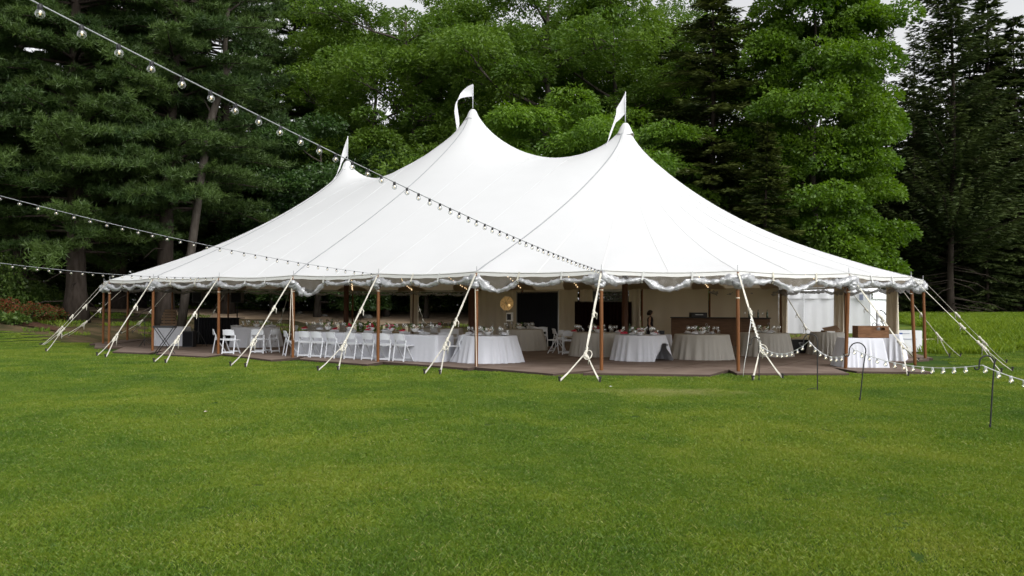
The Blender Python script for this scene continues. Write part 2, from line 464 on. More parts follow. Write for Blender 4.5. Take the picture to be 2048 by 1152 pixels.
# ------------------------------------------------------------------ tent
tent = thing('event_tent', 'large white sailcloth pole tent with three peaks on the lawn', 'tent', TC, TH)
poly = np.array([pole_uv(i) for i in IDX])
def solve_roof(K=7.0, a=2.3, b=1.0, h=0.15, it=800):
    us = np.arange(-15.3, 15.31, h); vs_ = np.arange(-9.15, 9.16, h)
    U, V = np.meshgrid(us, vs_, indexing='ij')
    ins = np.ones(U.shape, bool)
    for k in range(26):
        p, q = poly[k], poly[(k + 1) % 26]
        ins &= ((q[0] - p[0]) * (V - p[1]) - (q[1] - p[1]) * (U - p[0])) > 0
    kk = np.ones(U.shape); z = np.zeros(U.shape); fix = ~ins
    for c in (-1, 0, 1):
        r = np.hypot(U - c * S_, V); kk += a * np.exp(-r / b); m = r < .16; z[m] = PEAK[c] - EAVE; fix |= m
    kk += K * ((np.abs(V) < .1) & (np.abs(U) < S_))
    kx = 2 * kk[1:] * kk[:-1] / (kk[1:] + kk[:-1]); ky = 2 * kk[:, 1:] * kk[:, :-1] / (kk[:, 1:] + kk[:, :-1])
    I, J = np.indices(U.shape); col = (I + J) % 2
    E_, W_, N_, O_ = (np.zeros_like(z) for _ in range(4))
    E_[:-1] = kx; W_[1:] = kx; N_[:, :-1] = ky; O_[:, 1:] = ky
    D_ = E_ + W_ + N_ + O_; free = ~fix
    for t in range(it):
        for c in (0, 1):
            s = np.zeros_like(z)
            s[:-1] += E_[:-1] * z[1:]; s[1:] += W_[1:] * z[:-1]; s[:, :-1] += N_[:, :-1] * z[:, 1:]; s[:, 1:] += O_[:, 1:] * z[:, :-1]
            m = free & (col == c)
            z[m] += 1.93 * (s[m] / D_[m] - z[m])
    return us, vs_, z
RU, RV, RZ = solve_roof()
def zroof(u, v):
    fu = min(max((u - RU[0]) / .15, 0), len(RU) - 1.001); fv = min(max((v - RV[0]) / .15, 0), len(RV) - 1.001)
    i, j = int(fu), int(fv); a, b = fu - i, fv - j
    return EAVE + float(RZ[i, j] * (1 - a) * (1 - b) + RZ[i + 1, j] * a * (1 - b) + RZ[i, j + 1] * (1 - a) * b + RZ[i + 1, j + 1] * a * b)
def foot(i):                                   # foot on the ridge line of the radial through pole i (i may be fractional)
    if i <= 2: return -S_
    if i <= 6: return -S_ + S_ * (i - 2) / 2
    if i <= 15: return S_
    return S_ - S_ * (i - 15) / 2
def rim(f):                                    # point on the straight-sided eave polygon at fractional pole index
    i = math.floor(f); a = f - i
    p, q = pole_uv(i), (pole_uv(i + 1) if i + 1 <= 18 else pole_uv(-7))
    return (p[0] + (q[0] - p[0]) * a, p[1] + (q[1] - p[1]) * a), foot(i) + ((foot(i + 1) if i + 1 <= 18 else foot(-7)) - foot(i)) * a
def roofpt(f, t, lift=0.0):                    # t: 0 ridge .. 1 eave
    (u1, v1), u0 = rim(f)
    u, v = u0 + (u1 - u0) * t, v1 * t
    z = zroof(u, v)
    a = f - math.floor(f)
    sag = .05 * math.sin(math.pi * a) * max(0, (t - .8) / .2) if t > .8 else 0
    if .85 < t <= .985: z += .010 * math.sin(4 * math.pi * f) * math.sin(math.pi * (t - .85) / .135)
    z += .014 * math.sin(4 * math.pi * f + u0) * math.exp(-((t - .13) / .07) ** 2)
    if t > .985: z = EAVE
    return Vector((u, v, z - sag + lift))
SUB = 12
TS = [(k / 30) ** 1.5 for k in range(31)]
Pm = []
for t in TS: Pm.append([roofpt(-7 + k / SUB, t) for k in range(26 * SUB)])
rb = MB(); rb.grid(Pm, closed=True)
canopy = rb.build('canopy', CANVAS, tent, True)

def radial(f, t0=.03, t1=1.0, n=26, lift=.012): return [roofpt(f, t0 + (t1 - t0) * (k / n) ** 1.2, lift) for k in range(n + 1)]
for f in (2, 4, 6, 15, 17, 19 - 1e-4):
    pts = radial(f); sd = Vector((1, 0, 0)) if 2 <= f <= 6 or f > 14 else Vector((0, 1, 0))
    MB().ribbon(pts, .035, sd, .006).build('lacing_seam', SEAM, tent)
PALESEAM = mat('white_seam_tape', (.70, .70, .70), .6, .2)
for f in (-7 + .001, -5, -3, -1, 0, 1, 2.5, 3, 3.5, 4.5, 5, 5.5, 6.5, 7, 7.5, 8.5, 9.5, .5, 1.5, 8, 9, 10, 11, 12, 13, 14):
    pts = radial(f, .06, 1.0, 22, .008)
    tdir = (pts[-1] - pts[0]); sd = Vector((-tdir.y, tdir.x, 0)).normalized()
    MB().ribbon(pts, .022, sd, .003).build('panel_seam', PALESEAM, tent)
# eave rope / trim
MB().tube([roofpt(-7 + k / SUB, 1.0, .0) for k in range(26 * SUB + 1)], .016, 6, False).build('eave_rope', VALANCE, tent)

def rim3(f, z): (u, v), _ = rim(f); return Vector((u, v, z))
def outn(i):
    u, v = pole_uv(i); c = foot(i); q = Vector((u - c, v, 0)); return q.normalized()
pole_objs = {}
leanpx = {7: .004, 8: .006, 9: -.035, 10: .035, 11: .02}
pmesh = None
for i in IDX:
    u, v = pole_uv(i)
    b = MB(); b.lathe([(.030, 0), (.042, .08), (.044, 1.2), (.040, 2.2), (.032, EAVE - .03)], 10)
    lx = leanpx.get(i, 0) * EAVE
    me = b.mesh('side_pole', POLE, True)
    for vv in me.vertices: vv.co.x += -lx * (vv.co.z / EAVE - 1) * 1.0
    p = link('side_pole', me, tent, (u, v, 0)); pole_objs[i] = p
    MB().tube([(0, 0, EAVE - .03), (0, 0, EAVE + .13)], [.011, .006], 6).build('pole_pin', STEEL, p)
    if i in (1, 4, 5, 6, 7, 8, 9, 10, 3):
        zt = EAVE - .45 if i != 8 else EAVE - .62
        cb = MB(); cb.lathe([(.046, zt - .012), (.052, zt), (.046, zt + .012)], 10, cap=False)
        cb.build('cord_tie', ROPE, p)
# reinforcement patches under the roof at each pole
for i in IDX:
    P = []
    for t in (1.0, .985, .965, .945, .93, .915):
        hw = .24 * math.sqrt(max(0.0, 1 - ((1 - t) / .088) ** 2)) + .012
        P.append([roofpt_ for roofpt_ in [roofpt((i + hw * q) if i + hw * q < 19 else i + hw * q - 26, t, -.07 - .003 * abs(q)) if i + hw * q >= -7 else roofpt(i + hw * q + 26, t, -.07) for q in (-1, -.6, -.2, .2, .6, 1)]])
    MB().grid(P).build('reinforcement_patch', PATCH, tent, True)
# centre poles, caps
for c in (-1, 0, 1):
    pt = MB(); pt.lathe([(.09, 0), (.105, .3), (.10, 3.5), (.085, PEAK[c] - .12)], 12).build('centre_pole', CPOLE, tent, True, loc=(c * S_, 0, 0))
    cp_ = MB(); H = PEAK[c]
    prof = []
    n = 16; rings = []
    for k, (r, z) in enumerate([(.03, .11), (.08, .09), (.15, .0), (.21, -.14), (.265, -.29), (.275, -.31)]):
        rings.append([Vector((r * (1 + (.05 * math.sin(5 * 2 * math.pi * j / n + c) if k > 3 else 0)) * math.cos(2 * math.pi * j / n), r * math.sin(2 * math.pi * j / n), z + (.045 * math.sin(3 * 2 * math.pi * j / n + 2 * c) if k > 3 else 0))) for j in range(n)])
    cp_.grid(rings, True)
    capo = cp_.build('peak_cap', CANVAS, tent, True, loc=(c * S_, 0, H))
    MB().tube([Vector((.285 * math.cos(a), .285 * math.sin(a), -.31 + .04 * math.sin(3 * a + 2 * c))) for a in [2 * math.pi * k / 24 for k in range(25)]], .008, 5, False).build('cap_cord', SEAM, capo)

# valance, bunched clear sidewalls and their ties
bay_style = {}
for i in IDX:
    j = i + 1
    rg = random.Random(100 + i)
    walled = i in (16, 18, 15, 14 + 1) or i == 14 + 0 and False
    n = 16
    # valance strip
    P = [[rim3(i + k / n, EAVE - .02 - .05 * math.sin(math.pi * k / n)) + outn(i) * .02 for k in range(n + 1)],
         [rim3(i + k / n, EAVE - .095 - .05 * math.sin(math.pi * k / n) + .008 * math.sin(k * 1.9 + i)) + outn(i) * .03 for k in range(n + 1)]]
    MB().grid(P).build('valance', VALANCE, tent, True)
    if i in (15, 16, 17, 18): continue
    # bunched roll: swags between ties
    ties = [0, .34 + rg.uniform(-.05, .05), .66 + rg.uniform(-.05, .05), 1]
    N = 60; pts, rad_ = [], []
    heavy = i in (8, 9, 10, 7)
    sw = [rg.uniform(.03, .13) for _ in range(3)]
    if i == 4: sw[0] = .34
    if i == 3: sw = [.12, .10, .07]
    if i == 6: sw = [.26, .12, .04]
    if i == 7: sw = [.06, .22, .05]
    if i == 8: sw = [.05, .20, .06]
    for k in range(N + 1):
        a = k / N
        s = max(q for q in range(3) if ties[q] <= a + 1e-9)
        la = (a - ties[s]) / (ties[s + 1] - ties[s])
        endup = .06 * (math.cos(min(1, min(a, 1 - a) / .2) * math.pi) + 1) / 2
        z = EAVE - .205 - sw[s] * math.sin(math.pi * la) + endup * .5 + rg.uniform(-.008, .008)
        pts.append(rim3(i + a, z) + outn(i + (1 if a > .5 else 0) if i < 18 else i) * (.01 + rg.uniform(-.012, .012)))
        e = min(a, 1 - a)
        rad_.append((.085 if e < .13 else .048) * (1.25 if heavy else 1.0) * rg.uniform(.75, 1.25) * (.6 if any(abs(a - q) < .02 for q in ties[1:3]) else 1))
    rb = MB(); rb.tube(pts, rad_, 12)
    f1, f2 = rg.uniform(0, 6), rg.uniform(0, 6)
    for vi in range((N + 1) * 12):
        k, a_ = vi // 12, 2 * math.pi * (vi % 12 + .5) / 12
        c_ = pts[k]; q = Vector(rb.v[vi]) - c_
        m_ = 1 + .30 * math.sin(2 * a_ + k * .33 + f1) + .22 * math.sin(5 * a_ - k * .9 + f2) + .16 * math.sin(k * 1.7 + f2) + rg.uniform(-.12, .12)
        rb.v[vi] = tuple(c_ + q * m_)
    roll = rb.build('rolled_sidewall', VINYL, tent, True)
    P = [[rim3(i + k / N, EAVE - .09 - .05 * math.sin(math.pi * k / N)) + outn(i) * (.012 + .012 * math.sin(k * 1.3)) for k in range(N + 1)], [pts[k] for k in range(N + 1)]]
    MB().grid(P).build('clear_panel', CLEAR, tent, True)
    for q in ties[1:3]:
        k = int(q * N); c = pts[k]; o = outn(i) * .07
        top = rim3(i + q, EAVE - .02) + outn(i) * .035
        MB().ribbon([top, (top + c + o) / 2, c + o + Vector((0, 0, -.01)), c + Vector((0, 0, -.075))], .04, Vector((-outn(i).y, outn(i).x, 0)), .005).build('tie_strap', WEB if rg.random() < .3 else VALANCE, roll)
    if i in (4, 5, 6, 7, 8, 9, 10, 1, 2, 0):   # gathered knot of vinyl at the pole
        kb = MB()
        for q in range(4): kb.blob(rim3(i + .0, EAVE - .20 - .05 * q) + outn(i) * .05 + Vector((rg.uniform(-.05, .05), rg.uniform(-.05, .05), 0)), (.09 + rg.uniform(0, .05), .08, .07), rg, .25, 9, 6)
        kb.build('gathered_vinyl', VINYL, roll, True)

# tan wall panels on the far side, gathered walls at poles
def wall_panel(f0, f1, m, name, z0=.01, z1=EAVE - .03, wav=.05, nw=7, inset=.05, part=tent):
    P = []
    N = 40
    for zt in (0, .15, .5, .85, 1):
        P.append([rim3(f0 + (f1 - f0) * k / N, z0 + (z1 - z0) * zt) * 1.0 - outn(math.floor(f0)) * (inset + wav * (1 - zt * .7) * math.sin(k / N * math.pi * 2 * nw)) for k in range(N + 1)])
    return MB().grid(P).build(name, m, part, True)
wall_panel(18.02, 18.98, WALLCLOTH, 'wall_panel')
wall_panel(17.03, 17.97, WALLCLOTH, 'wall_panel', nw=5)
wall_panel(16.78, 16.99, WALLCLOTH, 'wall_panel', nw=2)
wall_panel(16.02, 16.2, WALLCLOTH, 'wall_panel', nw=2)
wall_panel(16.2, 16.78, CLEAR, 'clear_wall', wav=.01, z0=1.2)
wall_panel(15.02, 15.98, WALLCLOTH, 'wall_panel', nw=4, wav=.025)
wall_panel(14.02, 14.98, WALLCLOTH, 'wall_panel', nw=4, wav=.025)
for f0, f1 in ((13.0, 13.16), (12.0, 12.17), (13.88, 14.02), (11.92, 12.0), (-6.1, -5.95)):
    wall_panel(f0, f1, WALLCLOTH, 'gathered_wall', wav=.07, nw=2.5, inset=.02)
# dark drapes hung in the far opening
def drape(name, a, b, z0, z1, m, folds=12, amp=.05, parent=None):
    a, b = Vector(a), Vector(b); t = (b - a).normalized(); nn = Vector((-t.y, t.x, 0)); P = []
    N = folds * 8
    for z in (z0, (z0 + z1) / 2, z1):
        P.append([a + (b - a) * (k / N) + nn * amp * math.sin(k / 8 * 2 * math.pi) * (1.2 - .4 * (z - z0) / (z1 - z0)) + Vector((0, 0, z)) for k in range(N + 1)])
    return MB().grid(P).build(name, m, parent, True)
d0, d1 = at(1150, 620, 38.4), at(1264, 620, 37.0); d0.z = d1.z = 0
dr = thing('drape_wall', 'near black drape hung across the far opening of the tent', 'drape', (d0 + d1) / 2)
q = (d1 - d0) / 2
drape('curtain', -q, q, .02, 1.72, MAROON, 14, .06, dr)
MB().tube([-q + Vector((0, 0, 1.74)), q + Vector((0, 0, 1.74))], .02, 6).build('rail', IRON, dr)
a0, a1 = at(1034, 620, 33.5), at(1117, 620, 30.8); a0.z = a1.z = 0
ps = thing('backdrop_screen', 'black pipe and drape screen standing inside the tent behind the round tables', 'screen', (a0 + a1) / 2)
q = (a1 - a0) / 2
drape('curtain', -q, q, .02, 2.04, CHARC, 16, .035, ps)
MB().tube([-q + Vector((0, 0, 2.06)), q + Vector((0, 0, 2.06))], .018, 6).build('crossbar', PLAST, ps)
for s in (-1, 1):
    up = MB(); up.tube([q * s, q * s + Vector((0, 0, 2.12))], .02, 6); up.box(q * s + Vector((0, 0, .01)), (.4, .4, .02)); up.build('upright', STEEL, ps)

# floor: one raised slab inside, then a loose sheet to each bay, corners standing proud
fl = thing('tent_floor', 'brown sheet flooring laid over the grass under the tent', 'floor', TC, TH)
fl['kind'] = 'structure'
del fl['category']
inner = [Vector((*pole_uv(i), 0)) - outn(i) * .55 for i in IDX]
fb = MB(); fb.add([p + Vector((0, 0, .06)) for p in inner] + [p for p in inner], [tuple(range(26))] + [(k, 26 + k, 26 + (k + 1) % 26, (k + 1) % 26) for k in range(26)])
fb.build('floor_slab', FLOOR, fl)
# joints between the floor sheets
jb = MB()
for k in range(-6, 7):
    u = k * 2.03; hv = R_ * .9 if abs(u) < S_ else math.sqrt(max(0.1, (R_ - .7) ** 2 - (abs(u) - S_) ** 2))
    jb.box((u, 0, .0615), (.014, 2 * hv, .003))
jb.build('floor_joint', FEDGE, fl)
front = {2: [(313, 719), (413, 724)], 3: [(447, 718.5), (543, 730)], 4: [(600, 727), (735, 737)], 5: [(762, 731), (937, 743)],
         6: [(952, 741), (1108, 753)], 7: [(1168, 751), (1422, 752)], 8: [(1476, 748), (1700, 746)], 9: [(1716, 742), (1866, 742)],
         10: [(1838, 716), (1860, 714)], 1: [(226, 716), (300, 718)]}
for i in IDX:
    pu = [Vector((*pole_uv(i), 0)) - outn(i) * .5, Vector((*pole_uv(i + 1), 0)) - outn(i + 1) * .5] if i < 18 else None
    if pu is None: continue
    if i in front:
        o0, o1 = (Lc(gp(*q)) for q in front[i])
    else:
        o0, o1 = Vector((*pole_uv(i), 0)) + outn(i) * .25, Vector((*pole_uv(i + 1), 0)) + outn(i + 1) * .45
    z = .067 + .003 * (i % 2)
    bot = [Vector((p.x, p.y, 0.002)) for p in (pu[0], o0, o1, pu[1])]
    top = [Vector((p.x, p.y, z)) for p in (pu[0], o0, o1, pu[1])]
    MB().add(top + bot, [(0, 1, 2, 3), (1, 5, 6, 2), (0, 4, 5, 1), (2, 6, 7, 3)]).build('floor_sheet', FLOOR, fl)
    fs_ = fl.children[-1] if False else bpy.data.objects[[o.name for o in COL.objects if o.name.startswith('floor_sheet')][-1]]
    fs_.data.materials.append(FEDGE)
    for q in fs_.data.polygons[1:]: q.material_index = 1  # side faces darkened: shadow at the raised edge put into the colour

# guy straps
GUY = {2: [(305, 570), (232, 682), (196, 721), (213, 725)], 3: [(432, 567), (355, 686), (310, 733), (333, 735)],
       4: [(588, 560), (508, 688), (463, 739), (493, 742)], 5: [(756, 556), (688, 694), (638, 747), (678, 746)],
       6: [(950, 553), (893, 688), (851, 751), (882, 752)], 7: [(1196, 548), (1173, 704), (1121, 764), (1202, 764)],
       8: [(1477, 545), (1522, 690), (1507, 758), (1567, 753)], 9: [(1712, 556), (1803, 681), (1818, 746), (1838, 716)],
       10: [(1858, 577), (1964, 682), (2004, 737), (2026, 734)], 11: [(1868, 565), (1966, 672), (1992, 717), (2014, 718)],
       12: [(1806, 584), (1878, 664), (1900, 706), (1922, 706)],
       1: [(212, 580), (124, 672), (94, 714), (86, 702)], 0: [(209, 578), (121, 668), (82, 703), (97, 697)]}
def guy(i):
    o = outn(i); u, v = pole_uv(i)
    top = Vector((u, v, EAVE - .06)) + o * .05
    if i in GUY:
        s1, s2 = (Lc(gp(*q)) for q in GUY[i][2:])
        kx, ky = GUY[i][1]
        # knot on the ray of the photograph, in the plane of the strap
        mid = (s1 + s2) / 2
        best = None
        for k in range(200):
            t = .35 + .5 * k / 200; p = top + (mid - top) * t
            wq = W(p.x, p.y, p.z); rr = ray(kx, ky); pr = rr * (wq.y / rr.y) + Vector((0, 0, CH))
            e = abs(pr.z - wq.z)
            if best is None or e < best[0]: best = (e, Lc(Vector((pr.x, wq.y, wq.z))))
        kn = best[1]
    else:
        side = Vector((-o.y, o.x, 0)); s1, s2 = Vector((u, v, 0)) + o * 2.5 + side * .4, Vector((u, v, 0)) + o * 2.6 - side * .35
        kn = top + ((s1 + s2) / 2 - top) * .68
        for s in (s1, s2):
            wq = W(s.x, s.y); s.z = gz(wq.x, wq.y)
    rg = random.Random(900 + i)
    side = Vector((-o.y, o.x, 0))
    st = MB()
    n = 10
    st.ribbon([top + (kn - top) * (k / n) for k in range(n + 1)], [.040 + .010 * math.sin(k * 1.7 + i) for k in range(n + 1)], side, .008)
    for s in (s1, s2):
        st.ribbon([kn, kn + (s - kn) * .3, kn + (s - kn) * .7, s + Vector((0, 0, .03))], [.028, .024, .032, .044], side, .009)
    g_ = st.build('guy_strap', WEB, tent)
    kb = MB(); dd = (kn - top).normalized()
    for k in range(5): kb.blob(kn + dd * (.06 * k - .12) + side * rg.uniform(-.012, .012), (.034, .034, .045), rg, .3, 7, 5)
    ring = [kn + side * (.05 + .085 * math.cos(a)) + dd * (.06 + .13 * math.sin(a)) + o * .02 for a in [2 * math.pi * k / 14 for k in range(15)]]
    kb.tube(ring, .011, 5, False)
    kb.tube([kn, kn + side * .06 + Vector((0, 0, -.09)), kn + side * .05 + Vector((0, 0, -.24))], [.014, .012, .009], 5)
    kb.build('knot', WEB, g_, True)
    m2 = MB(); pm = top + (kn - top) * rg.uniform(.45, .7)
    for k in range(4): m2.blob(pm + dd * .05 * k + side * .012 * (k % 2), (.035, .03, .04), rg, .3, 7, 5)
    m2.tube([pm, pm + side * .07 + Vector((0, 0, -.05)), pm + side * .06 + Vector((0, 0, -.17)), pm + side * .02 + Vector((0, 0, -.1))], .012, 5)
    m2.build('half_hitch', WEB, g_, True)
    for s in (s1, s2):
        sb = MB(); ax = (o * .12 + Vector((0, 0, .99)))
        sb.tube([s - ax * .25, s + ax * .10], .022, 7); sb.tube([s + ax * .10, s + ax * .125], .034, 7)
        sb.build('stake', STAKE, g_)
for i in IDX: guy(i)
# loose halyard cords hanging down two poles
def cord(pts, r, name, parent, m=ROPE):
    return MB().tube(pts, r, 5).build(name, m, parent, True)
for i, dx, z1 in ((4, .10, .55), (4, -.07, .55), (6, .055, .05)):
    u, v = pole_uv(i); o = outn(i); sd = Vector((-o.y, o.x, 0))
    pts = [Vector((u, v, 0)) + o * .07 + sd * (dx * (k / 10)) + Vector((0, 0, EAVE - .15 - (EAVE - .15 - z1) * k / 10)) for k in range(11)]
    if z1 < .3: pts.append(pts[-1] + o * .15 - sd * .12 + Vector((0, 0, .0)))
    cord(pts, .010, 'halyard', tent)

# pennant flags
def flag(c, path, tip, label):
    base = W(c * S_, 0, PEAK[c] + .15)
    f = thing('pennant_flag', label, 'flag', base, 0, 'pennant flags on the tent peaks')
    MB().tube([(0, 0, 0), (0, 0, tip)], .016, 6).build('mast', WHITEP, f, True)
    P = []
    for (cx, cz, h, dy) in path:
        row = [Vector((cx + .10 * (k / 4 - .5) * (1 if abs(cx) > .3 else .3), dy + .03 * math.sin(4 * cx + k), cz + h * (k / 4 - .5))) for k in range(5)]
        P.append(row)
    MB().grid(P).build('pennant', FLAGM, f, True)
flag(0, [(-.01, .66, .46, 0), (-.2, .62, .40, .04), (-.4, .54, .33, .08), (-.52, .42, .28, .06), (-.60, .24, .22, .0), (-.63, .0, .26, -.05), (-.60, -.25, .26, -.04), (-.56, -.5, .26, .0), (-.54, -.72, .22, .02), (-.60, -.84, .05, 0)], .86, 'white pennant flag on the middle and tallest tent peak')
flag(1, [(-.01, .62, .74, 0), (-.14, .42, .62, .04), (-.30, .22, .5, .06), (-.36, .0, .5, .03), (-.44, -.25, .46, .0), (-.56, -.55, .4, -.1), (-.66, -.85, .3, -.2), (-.82, -1.15, .08, -.3)], 1.0, 'white pennant flag hanging down from the right tent peak')
flag(-1, [(-.01, .55, .78, 0), (-.12, .36, .62, .04), (-.22, .12, .5, .05), (-.28, -.12, .46, .02), (-.36, -.4, .42, .0), (-.46, -.66, .3, -.05), (-.54, -.84, .06, -.1)], .96, 'white pennant flag on the far left tent peak')

# ------------------------------------------------------------------ bulb strings
def bulb_meshes(R):
    gl = MB(); prof = [(R * math.sin(math.pi * k / 10), -R + R * 1.0 * -math.cos(math.pi * k / 10) * 1.0 - .0) for k in range(1, 10)]
    gl.lathe([(max(1e-3, R * math.sin(math.pi * k / 9)), -.026 - R - R * math.cos(math.pi * k / 9)) for k in range(1, 9)], 14)
    sk = MB(); sk.lathe([(.013, .006), (.016, -.004), (.016, -.030), (.012, -.036)], 8)
    fi = MB(); fi.lathe([(.003, -.036), (.007, -.026 - R * .8), (.008, -.026 - R * 1.1), (.004, -.026 - R * 1.4)], 6)
    return gl.mesh('glass', GLASS, True), sk.mesh('socket', PLAST, True), fi.mesh('filament', FIL, True)
BG, BS, BF = bulb_meshes(.030)
FIL2 = mat('lit_filament', (1, .85, .6), .5, .2, emit=(1, .80, .52), estr=1.6)
BFL = BF.copy(); BFL.materials.clear(); BFL.materials.append(FIL2)
WSOCK = MB().lathe([(.013, .006), (.017, -.004), (.017, -.032), (.012, -.038)], 8).mesh('socket', WHITEP, True)
def sag_curve(a, b, sag, n=40):
    a, b = Vector(a), Vector(b)
    return [a + (b - a) * (k / n) + Vector((0, 0, -sag * 4 * (k / n) * (1 - k / n))) for k in range(n + 1)]
def light_string(label, a, b, sag, spacing, cable_m, sock, t0=0.0, group='bulb strings across the lawn', phase=.5, parent=None, name='string_light', r=.006, sz=1.0):
    a, b = Vector(a), Vector(b)
    s = parent or thing(name, label, 'string lights', a, 0, group)
    pts = sag_curve(a, b, sag, 48)
    MB().tube([p - s.location for p in pts], r, 5, False).build('cable', cable_m, s, True)
    L = (b - a).length; n = int(L * (1 - t0) / spacing)
    for k in range(n):
        t = t0 + (k + phase) * spacing / L
        if t > .995: break
        p = a + (b - a) * t + Vector((0, 0, -sag * 4 * t * (1 - t))) - s.location
        bo = link('bulb', BG, s, p, (rnd.uniform(-.12, .12), rnd.uniform(-.12, .12), rnd.uniform(0, 6)), (sz,) * 3)
        link('socket', sock, bo); link('filament', BFL if sock is WSOCK else BF, bo)
    return s
GREYC = mat('grey_cable', (.30, .31, .32), .6, .3)
P7, P5, P3 = (W(*pole_uv(k), EAVE - .02) for k in (7, 5, 3))
def extend(n_, f_, k): return Vector(n_) + (Vector(n_) - Vector(f_)) * k
def light_pole(p, label):
    t = thing('string_light_post', label, 'post', (p.x, p.y, 0))
    MB().lathe([(.05, 0), (.05, p.z + .1)], 10).build('post', POLE, t, True)
for tgt, (px, py, Y), sag, lab in ((P7, (80, 0, 5.3), .16, 'string of clear globe bulbs nearest the camera, crossing the big roof'),
                                   (P5, (0, 388, 14.0), .20, 'string of clear globe bulbs in the middle, tied to the left half of the eave'),
                                   (P3, (0, 526, 18.3), .16, 'lowest string of clear globe bulbs, ending near the left corner of the tent')):
    nr = at(px, py, Y)
    L0 = (tgt - nr).length
    a = extend(nr, tgt, 2.1 / L0)
    k = 2.1 / (L0 + 2.1)
    light_string(lab, a, tgt, sag, .32, GREYC, BS, phase=.5)
    ps_ = light_pole(a, 'wooden post outside the picture holding the ' + lab.split(' of ')[0] + ' that is ' + ('nearest' if 'nearest' in lab else 'lowest' if 'lowest' in lab else 'in the middle'))

# shepherd hooks with the low string
def hook(base, H, reach, bracket, label, lean=0.0):
    t = thing('shepherd_hook', label, 'hook', base, 0, 'black shepherd hooks in the lawn')
    R = reach / 2
    pts = [Vector((lean * H * 0, 0, -.2)), Vector((0, 0, 0)), Vector((lean * .6, 0, H * .6)), Vector((lean, 0, H - R))]
    for k in range(1, 13):
        a = math.pi * k / 12; pts.append(Vector((lean - R + R * math.cos(a), 0, H - R + R * math.sin(a))))
    x0 = lean - 2 * R
    for k in range(1, 8):
        a = math.pi + math.pi * 1.05 * k / 7; rr = R * .33
        pts.append(Vector((x0 - rr - rr * math.cos(a), 0, H - R - .02 + rr * math.sin(a) - .03)))
    MB().tube(pts, .010, 7).build('rod', IRON, t, True)
    if bracket:
        MB().tube([(0, 0, .06), (-.18, 0, .035), (-.18, 0, -.1)], .006, 6).build('foot_bracket', IRON, t, True)
    else:
        MB().lathe([(.008, 0), (.014, .01), (.014, .05), (.008, .06)], 8).build('collar', IRON, t)
    return Vector(base) + Vector((x0, 0, H - R - .05))
h1 = hook(gp(1520, 757), .90, .16, False, 'black shepherd hook beside the taut strap of the front pole')
h2 = hook(gp(1637, 776), 1.04, .25, True, 'black shepherd hook with a foot bracket, second from the left')
h3 = hook(gp(1722, 795), .95, .27, False, 'black shepherd hook in front of the white crate table', .1)
h4 = hook(gp(1983, 848), .92, .19, False, 'black shepherd hook nearest the camera, at the right edge', .06)
knot8 = at(1524, 688, 17.6)
WC = mat('white_cable', (.78, .78, .76), .5, .3)
low = thing('string_light', 'white cable of bulbs drooping low between the black shepherd hooks', 'string lights', knot8, 0, 'bulb strings across the lawn')
h2a, h3a, h4a = at(1619, 676, 15.55), at(1705, 690, 13.9), at(1966, 721, 10.7)
far_end = at(2170, 768, 8.9)
for a, b, sg, sp_ in ((knot8, h2a, .19, .22), (h2a, at(1702, 698, 14.0), .17, .2), (h3a, h4a, .14, .235), (h4a, far_end, .06, .25)):
    light_string('', a, b, sg, sp_, WC, WSOCK, parent=low, phase=.3, r=.006, sz=1.0)
wr = MB(); top8 = at(1503, 632, 18.3)
pts = []
for k in range(60):
    t = k / 59; c = top8 + (knot8 - top8) * t; a = k * .9
    pts.append(c + Vector((.03 * math.cos(a), .03 * math.sin(a), 0)) - knot8)
wr.tube(pts, .007, 5)
wr.tube([p - knot8 for p in (top8, at(1500, 655, 18.2), at(1496, 690, 18.2), at(1490, 725, 18.3), at(1488, 748, 18.3))], .007, 5)
wr.build('wrapped_cable', WC, low, True)
h5 = thing('hook_post', 'off picture stake holding the end of the low bulb cable', 'hook', (far_end.x, far_end.y, 0))
MB().tube([(0, 0, -.2), (0, 0, far_end.z)], .008, 6).build('rod', IRON, h5)

# ------------------------------------------------------------------ furniture
FZ = .062
def cloth_mesh(outline, h, flare, amp, pleats, seed, notch=None, name='tablecloth', hem=0.0, m=None):
    """outline: list of (point, outward normal) round the table edge"""
    rg = random.Random(seed); n = len(outline)
    ph = [rg.uniform(0, 6.28) for _ in range(4)]; am = [rg.uniform(.4, 1.2) for _ in range(12)]
    rows = []
    for s in (0, .03, .12, .3, .55, .8, 1.0):
        row = []
        for k, (p, nn) in enumerate(outline):
            a = k / n
            wv = math.sin(2 * math.pi * pleats * a + ph[0] + 1.3 * math.sin(2 * math.pi * 3 * a + ph[1]) + .9 * math.sin(2 * math.pi * 7 * a + ph[2]))
            wv = (1 - abs(wv)) * 2 - 1
            off = flare * (s ** .9) + amp * s * wv * am[int(a * 12) % 12] + (.006 if s > 0 else 0)
            z = h * (1 - s) + hem
            if notch and s > 0:
                da = abs((a - notch[0] + .5) % 1 - .5)
                if da < notch[1]:
                    q = 1 - da / notch[1]; z = max(z, hem + h * .70 * math.sin(math.pi / 2 * min(1, q * 1.15)) ** .8); off *= 1 - .3 * q
            row.append(Vector((p[0] + nn[0] * off, p[1] + nn[1] * off, z)))
        rows.append(row)
    g = MB(); g.grid(rows, True)
    c = [Vector((p[0], p[1], h + hem)) for p, _ in outline]
    b = len(g.v); g.v += [tuple(q) for q in c] + [(sum(q.x for q in c) / n, sum(q.y for q in c) / n, h + hem)]
    g.f += [(b + k, b + (k + 1) % n, b + n) for k in range(n)]
    return g.mesh(name, m or LINEN, True)
